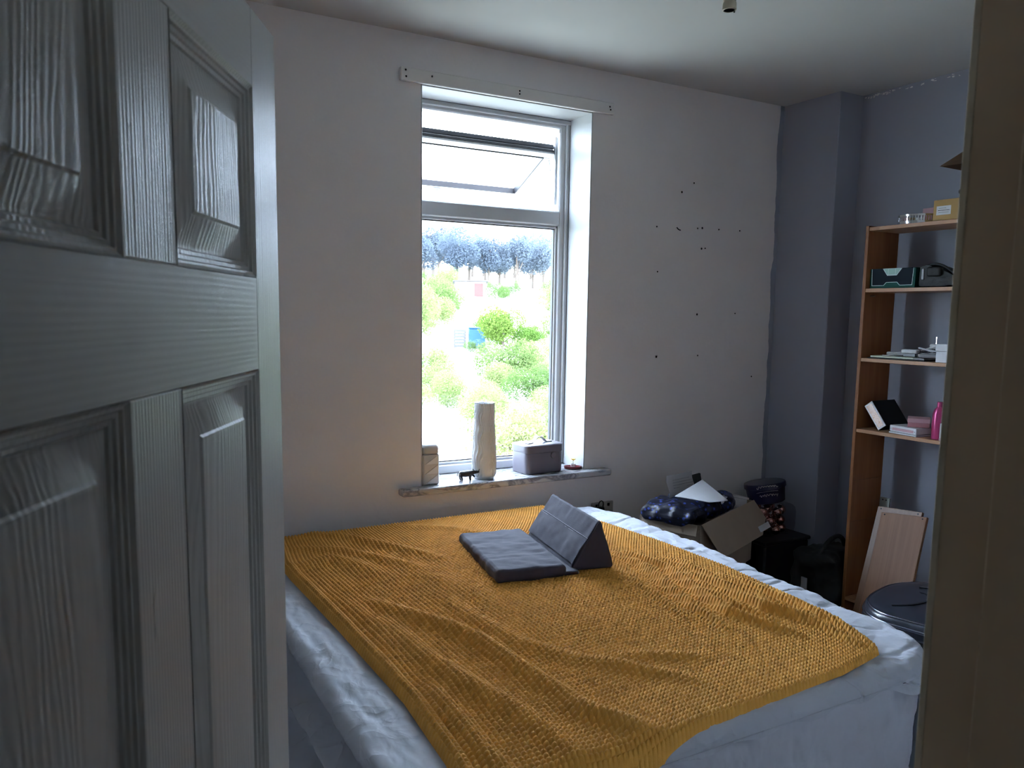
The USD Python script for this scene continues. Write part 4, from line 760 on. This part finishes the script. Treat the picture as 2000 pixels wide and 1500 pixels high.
tn = thing('tan_box', 'tan cardboard box with a white address label on top of the bookcase', 'box', (3.80, 2.36, Z0))
part(tn, 'body', cbx(-.07, .025, -.075, .069, 0, .098, .002), 'kraft_tan'); lab = part(tn, 'label', cbx(-.0708, -.0698, -.020, .052, .026, .068, .0003), 'paper', False)
for k, (a, b_) in enumerate([(-.010, .042), (-.014, .044), (.004, .040)]): part(lab, 'print_line', cbx(-.0714, -.0706, a, b_, .036+.010*k, .0385+.010*k, .0002), 'ink_grey' if k != 1 else 'ink', False)
lm = thing('desk_lamp', 'desk lamp with a folded brown shade and white stem on top of the bookcase', 'lamp', (3.895, 2.385, Z0))
part(lm, 'base', lathe([(0, 0), (.055, 0), (.055, .010), (.012, .018), (0, .018)], 32), 'black_plastic'); part(lm, 'stem', tube([(0, 0, .015), (.0, .0, .14)], .0065, 12), 'white_plastic', True)
part(lm, 'joint', move(lathe([(0, .012), (.014, .010), (.018, 0), (.014, -.010), (0, -.012)], 24), (-.004, .004, .150), (0, 80, 20)), 'black_plastic'); part(lm, 'stem', tube([(0, -.002, .155), (-.002, -.004, .29)], .008, 12), 'white_plastic', True)
shp = [(0.0, .012, .348), (-.012, 0, .345)]
def shade():
    k = 4; a = np.arange(k)*2*np.pi/k+.45; bot = np.stack([.112*np.cos(a), .112*np.sin(a), 0*a], 1); bt = bot.copy(); bt[:, 2] += np.array([.0, .006, 0, .004]); top = np.stack([.018*np.cos(a), .018*np.sin(a), .078+0*a], 1)
    outer = np.vstack([bt, top]); inner = np.vstack([bt*[.97, .97, 1], top*[.8, .8, 1]-[0, 0, .003]]); V = np.vstack([outer, inner]); f = []
    for i in range(k):
        j = (i+1) % k; f += [[i, j, k+j], [i, k+j, k+i], [2*k+j, 2*k+i, 3*k+i], [2*k+j, 3*k+i, 3*k+j], [j, i, 2*k+i], [j, 2*k+i, 2*k+j], [k+i, k+j, 3*k+j], [k+i, 3*k+j, 3*k+i]]
    return trimesh.Trimesh(V, np.array(f), process=False)
part(lm, 'shade', move(shade(), (-.01, -.002, .262), (4, 3, 0)), 'lamp_shade_brown', False)
# second shelf: printed box and camera bag
Z0 = 1.7835
gb = thing('games_box', 'dark teal box printed with angular pale green lines, on the upper shelf', 'box', (3.745, 2.635, Z0))
part(gb, 'body', cbx(0, .19, -.128, .128, 0, .101, .0015), 'green_print')
def on_front(poly, th, mname, pname='printed_panel', par=None):
    m = facing(prism(poly, th), 'x-'); m.apply_translation((-.0002, 0, 0)); return part(par or gb, pname, m, mname, False)
on_front(Polygon([(-.118, .101), (-.115, .014), (-.045, .014), (-.030, .030), (.030, .030), (.045, .014), (.115, .014), (.118, .101)]), .0004, 'navy_print')
on_front(LineString([(-.117, .100), (-.113, .014), (-.045, .0145), (-.030, .030), (.030, .030), (.045, .0145), (.113, .0145), (.117, .100)]).buffer(.0014, cap_style='flat', join_style='mitre'), .0008, 'pale_line', 'printed_line')
on_front(Polygon([(-.055, .1005), (-.028, .064), (.026, .064), (.055, .1005)]), .0007, 'pale_line'); on_front(union_all([Polygon([(-.048, .0985), (-.028, .069), (-.024, .069), (-.024, .0985)]), Polygon([(-.021, .0985), (-.021, .069), (.017, .069), (.017, .0985)]), Polygon([(.020, .0985), (.020, .069), (.026, .069), (.047, .0985)])]), .0010, 'mint_print')
cmb = thing('camera_bag', 'lumpy black leather bag beside the games box on the upper shelf', 'bag', (3.765, 2.395, Z0+.008))
pr = Polygon([(.0, 0), (.0, .092), (.03, .104), (.08, .088), (.135, .066), (.175, .045), (.19, .02), (.185, 0)])
bm = prism(pr, .15); bm = facing(bm, 'x-'); bm.apply_translation((.15, .10, 0)); bm.update_faces(bm.nondegenerate_faces()); bm.merge_vertices()
part(cmb, 'body', blob(bm, 5, 18, .006, .010), 'black_leather', 40); part(cmb, 'flap', move(rbx(-.004, .03, -.075, .0, .05, .098, .012), (-.004, .06, -.006), (0, -8, 0)), 'black_leather', 40)
part(cmb, 'buckle', move(rbx(-.004, .006, -.006, .008, .03, .085, .004), (-.003, .082, 0)), 'grey_plastic', 40); part(cmb, 'strap', tube([(.02, .09, .08), (.01, .03, .106), (.015, -.04, .078), (.02, -.085, .03)], .006, 8), 'black_leather', True)
# third shelf: tablet, chargers, leads, little white box
Z0 = 1.4185
tbk = thing('magazine_stack', 'thin pale green tablet case lying flat on the middle shelf', 'tablet case', (3.80, 2.585, Z0), (0, 0, 3))
part(tbk, 'case', cbx(-.07, .12, -.16, .15, 0, .006, .0015), 'black_plastic'); part(tbk, 'tablet', rbx(-.068, .115, -.10, .135, .006, .016, .004), 'mint_edge'); part(tbk, 'folder', cbx(-.066, .112, -.157, -.098, .006, .0135, .002), 'grey_plastic')
ad = thing('charger_adapter', 'white plug-in charger block with a lead lying on the tablet case', 'charger', (3.785, 2.53, Z0+.017), (0, 0, 12))
part(ad, 'block', rbx(-.02, .022, -.04, .04, .016, .038, .007), 'white_plastic', 40); part(ad, 'block_foot', rbx(-.014, .016, -.03, .03, 0, .018, .004), 'grey_plastic'); part(ad, 'lead', tube([(0, .038, .024), (-.012, .075, .012), (-.02, .105, .003), (-.02, .13, .003)], .0028, 6), 'white_plastic', True)
rem = thing('remote_control', 'slim white remote lying near the back of the middle shelf', 'remote', (3.87, 2.655, Z0+.017), (0, 0, 20))
part(rem, 'body', rbx(-.018, .018, -.055, .055, 0, .017, .006), 'white_plastic', 40); part(rem, 'button', cat([cbx(-.008, -.002, -.04+.02*k, -.03+.02*k, .0165, .0185, .0005) for k in range(4)]), 'grey_plastic', False)
CG = 'tangled leads on the middle shelf'
rs = np.random.default_rng(17)
for k, (mname, cc) in enumerate([('white_plastic', 'white'), ('rubber', 'black'), ('grey_plastic', 'grey'), ('white_plastic', 'thin white'), ('rubber', 'thin black')]):
    pts = [(3.80+.08*rs.random(), 2.365+.135*rs.random(), Z0+.02+.052*rs.random()*(1 if k < 3 else .7)) for _ in range(11)]
    single('cable', tube(pts, .0038-.0004*k, 6), mname, f'{cc} lead in the tangled heap of leads on the middle shelf', 'cable', smooth=True)
pl = thing('mains_plug', 'white mains plug poking up from the heap of leads', 'plug', (3.84, 2.43, Z0+.017))
part(pl, 'body', rbx(-.016, .016, -.028, .028, .045, .068, .008), 'white_plastic', 40); part(pl, 'pin', cbx(-.003, .003, -.004, .002, .068, .105, .001), 'chrome', label='shining metal pin'); part(pl, 'cable', tube([(0, 0, .05), (.01, .01, .025), (.03, .03, .005)], .003, 6), 'white_plastic', True)
hd = thing('charging_dock', 'grey moulded plug adapter lying in front of the heap of leads', 'adapter', (3.775, 2.425, Z0+.017), (0, 0, 25))
part(hd, 'body', rbx(-.02, .02, -.045, .045, 0, .021, .008), 'grey_plastic', 40); part(hd, 'face', cbx(-.012, .012, -.03, .03, .0205, .0225, .001), 'white_plastic')
wbx = thing('white_lidded_box', 'small white lidded card box at the edge of the middle shelf', 'box', (3.765, 2.305, Z0))
part(wbx, 'base', cbx(-.038, .045, -.052, .052, 0, .055, .0015), 'paper'); part(wbx, 'lid', cbx(-.041, .048, -.055, .055, .056, .089, .0015), 'paper')
# lower shelf: tilted book, case, pink box, bottle
Z0 = 1.0385
ang = math.degrees(math.atan2(.12, .092))
bo = thing('gift_book', 'black boxed book with a rose-gold foil spine, tilted on the lower shelf', 'book', (3.735, 2.645, Z0+.003), (-(90-ang), 0, 0))
# local: z runs up the slanting spine, y is the thickness
part(bo, 'cover', cbx(.003, .19, -.054, 0, 0, .152, .0015), 'black_plastic'); sp = part(bo, 'spine', cbx(-.001, .0035, -.053, -.001, .001, .151, .001), 'white_plastic', label='white bordered spine'); part(sp, 'foil', cbx(-.0018, -.0006, -.045, -.009, .010, .142, .0004), 'foil_pattern', False, 'rose-gold foil ornament')
wcs = thing('white_case', 'slim white case with a recessed front on the lower shelf', 'case', (3.765, 2.505, Z0), (0, 0, -8))
part(wcs, 'base', cbx(-.03, .09, -.085, .085, 0, .008, .002), 'white_plastic'); part(wcs, 'body', cbx(-.028, .088, -.083, .083, .0095, .042, .003), 'white_plastic'); part(wcs, 'inset', cbx(-.0286, -.026, -.066, .066, .017, .030, .0006), 'pink_pale', False)
for s in (-.073, .073): part(wcs, 'screw', move(lathe([(0, .0012), (.003, .001), (.0035, 0), (0, 0)], 12), (-.0282, s, .024), (0, -90, 0)), 'steel')
pk2 = thing('pink_box', 'dusty pink box standing on the slim white case', 'box', (3.815, 2.475, Z0+.0425), (0, 0, 33))
part(pk2, 'body', cbx(-.05, .05, -.05, .05, 0, .030, .0015), 'pink_card'); part(pk2, 'lid', cbx(-.052, .052, -.052, .052, .024, .046, .0015), 'pink_pale')
bot = thing('pink_bottle', 'metallic raspberry pink bottle on the lower shelf', 'bottle', (3.765, 2.338, Z0))
part(bot, 'body', lathe([(0, 0), (.027, 0), (.030, .004), (.0315, .06), (.0305, .125), (.024, .148), (.0135, .160), (0, .160)], 40), 'bottle_pink', 40); part(bot, 'cap', lathe([(0, .186), (.012, .186), (.0135, .184), (.0135, .160), (0, .160)], 32), 'bottle_pink')
sb = thing('white_card_box', 'narrow white packet beside the pink bottle', 'packet', (3.735, 2.288, Z0))
part(sb, 'body', cbx(-.008, .05, -.020, .020, 0, .085, .001), 'paper'); part(sb, 'band', cbx(-.0086, .051, -.0206, .0206, .0, .012, .0005), 'pink_pale', False)
# ------------------------------------------------------------------ below the shelves
def lean(name, label, yc0, yc1, w, topx, topz, botx, m, th=.018, botz=0.002):
    d = np.array([topx-botx, yc1-yc0, topz-botz]); L = np.linalg.norm(d); d /= L; wv = np.array([0, 1, 0])-d*d[1]; wv /= np.linalg.norm(wv); n_ = np.cross(wv, d)
    mm = cbx(-th/2, th/2, -w/2, w/2, 0, L, .002); R = np.stack([n_, wv, d], 1); mm.vertices = np.asarray(mm.vertices)
    x = stage.DefinePrim('/World/'+numbered('/World', name), 'Xform'); xf = UsdGeom.Xform(x)
    xf.AddTransformOp().Set(Gf.Matrix4d(*R[:, 0], 0, *R[:, 1], 0, *R[:, 2], 0, botx, yc0, botz, 1)); tag(x, label, 'board')
    part(x, 'plank', mm, m); [part(x, 'dowel_hole', tube([(-th/2-.0006, s*(w/2-.02), L-.012), (-th/2+.002, s*(w/2-.02), L-.012)], .004, 10), 'hole') for s in (-1, 1)]
    return x
lean('loose_shelf', 'pale pine shelf board leaning in front under the bookcase shelves', 2.33, 2.412, .24, 3.660, .650, 3.372, 'board_wood')
lean('loose_shelf', 'added pine shelf board, darker to stand for a shadowed strip, behind the pale one under the bookcase', 2.40, 2.462, .24, 3.700, .662, 3.425, 'board_shade')  # extra board in darker wood, standing in for a shadowed strip
lean('loose_shelf', 'narrow grey-green strip of board at the back of the bookcase', 2.68, 2.690, .06, 3.900, .655, 3.86, 'board_pale', .012, .102)
cs = thing('hard_case', 'dark blue-black hard shell case with silver rims lying beside the bed', 'case', (3.165, 1.845, .330), (-3, -7, 6))
def shell(levels, w, d, r): return rr_loft(levels, w, d, r)
part(cs, 'lower_shell', shell([(-.05, .0), (-.012, .006), (0, .024), (.002, .048)], .46, .66, .20), 'case_shell', 50); part(cs, 'rim', shell([(.002, .048), (.0065, .050), (.0065, .054), (.002, .056)], .46, .66, .20), 'case_rim', 40)
part(cs, 'band', shell([(.001, .056), (.001, .080)], .46, .66, .20), 'case_shell', 40); part(cs, 'rim', shell([(-.001, .080), (.004, .082), (.003, .085), (-.003, .087)], .46, .66, .20), 'case_rim', 40)
part(cs, 'upper_shell', shell([(-.003, .087), (-.010, .104), (-.024, .116), (-.05, .122), (-.10, .127), (-.19, .130)], .46, .66, .20), 'case_smooth', 60)
part(cs, 'mesh_panel', shell([(-.0028, .0875), (-.0092, .105), (-.023, .1172)], .46, .66, .20), 'case_shell', 60)
for off, z in ((-.004, .0885), (-.0215, .1150)):
    g = rrect(.46+2*off, .66+2*off, .20+off).exterior; lp = np.array([(*g.interpolate(t, normalized=True).coords[0], z) for t in np.linspace(0, 1, 90)])
    part(cs, 'rim', tube(lp[::2], .0036, 8), 'case_rim', True)
# a small leaping-cat mark, raised
cat2 = Polygon([(-.036, -.006), (-.020, .003), (-.006, .005), (.008, .012), (.022, .016), (.034, .022), (.026, .012), (.030, .003), (.022, .006), (.008, -.001), (.006, -.010), (.000, -.003), (-.012, -.004), (-.024, -.012), (-.022, -.005)])
part(cs, 'emblem', move(prism(cat2, .002), (.045, .115, .1285), (0, 0, -112)), 'black_plastic', False, 'small black leaping-cat emblem')
single('thin_lead', tube(np.array([(3.30, 1.99, .449), (3.32, 1.93, .452), (3.235, 1.885, .447), (3.13, 1.90, .432), (3.07, 1.96, .418)])+[-.07, .045, .0145], .0042, 8), 'rubber', 'thin black lead trailing over the hard case', 'cable', smooth=True)
ctr = tm(man(cbx(0, .40, 0, .58, 0, .27, .008))-man(bx(.012, .388, .012, .568, .012, .4)))
for j in range(14):
    for i in range(3): ctr = tm(man(ctr)-man(bx(-.02, .05, .05+.035*j, .072+.035*j, .05+.065*i, .095+.065*i)))
cr2 = thing('lattice_basket', 'black lattice plastic basket under the hard case', 'basket', (3.04, 1.52, 0))
part(cr2, 'body', ctr, 'black_plastic', False); part(cr2, 'rim', tm(man(cbx(-.012, .412, -.012, .592, .262, .282, .006))-man(bx(.01, .39, .01, .57, .2, .3))), 'black_plastic')
pt = thing('patterned_scarf', 'black and white patterned cloth bunched in the basket beside the bed', 'scarf', (3.06, 2.02, .300))
mat('scarf_print', {'tc': ('texture_coordinate', {}), 'w': ('wave_texture', {'scale': 14.0, 'distortion': 9.0, 'detail': 2.0}), 'r': ('rgb_ramp', {'ramp': [(0.55, (0.012, 0.012, 0.014)), (0.75, (0.22, 0.22, 0.20))]}), 'p': ('principled_bsdf', {'roughness': 0.9})}, [('tc.object', 'w.vector'), ('w.fac', 'r.fac'), ('r.color', 'p.base_color')], 'p.BSDF')
part(pt, 'cloth', blob(rbx(-.10, .06, -.09, .10, -.004, .030, .015), 17, 12, .012, .012), 'scarf_print', 45)
dn_ = thing('denim_cloth', 'pale blue denim cloth hanging down the side of the bed', 'cloth', (2.46, 1.60, 0))
dm = []
for k, zz in enumerate(np.linspace(.50, .10, 30)):
    for j, yy in enumerate(np.linspace(-.14, .20, 26)): dm.append((.055+.022*math.sin(yy*42+zz*6)+.05*(.5-zz)*.5-.06*max(0, -yy-.02), yy, zz+.02*math.sin(yy*25)))
dmv = np.array(dm); fm = grid_faces(30, 26); part(dn_, 'cloth', trimesh.Trimesh(np.vstack([dmv, dmv-[.004, 0, 0]]), np.vstack([fm, fm[:, ::-1]+len(dmv)]), process=False), 'denim_pale', True)

# ------------------------------------------------------------------ pendant lamp holder on the ceiling
pn = thing('pendant_lampholder', 'cream bulb holder without a bulb hanging from the ceiling', 'lamp holder', (1.922, 1.994, ZC))
part(pn, 'ceiling_rose', lathe([(0, -.001), (.036, -.001), (.036, -.010), (.022, -.022), (.008, -.026), (0, -.026)], 32), 'bulb_holder_cream'); part(pn, 'flex', tube([(0, 0, -.02), (0.001, 0, -.19)], .0035, 8), 'bulb_holder_cream', True)
part(pn, 'holder', lathe([(0, -.185), (.009, -.187), (.014, -.195), (.017, -.215), (.0205, -.222), (.0205, -.246), (.0195, -.252), (.0215, -.256), (.0225, -.276), (.0185, -.278), (.017, -.25), (0, -.24)], 36), 'bulb_holder_cream', 30)
part(pn, 'socket', lathe([(0, -.2405), (.016, -.2405), (.0178, -.252), (.0178, -.2765), (.0165, -.2765), (.0155, -.246), (0, -.246)], 28), 'black_plastic'); part(pn, 'bayonet_slot', cbx(.0195, .0235, -.002, .002, -.28, -.265, .0005), 'rubber', False); part(pn, 'bayonet_slot', cbx(-.025, -.0195, -.002, .002, -.237, -.228, .0005), 'rubber', False)
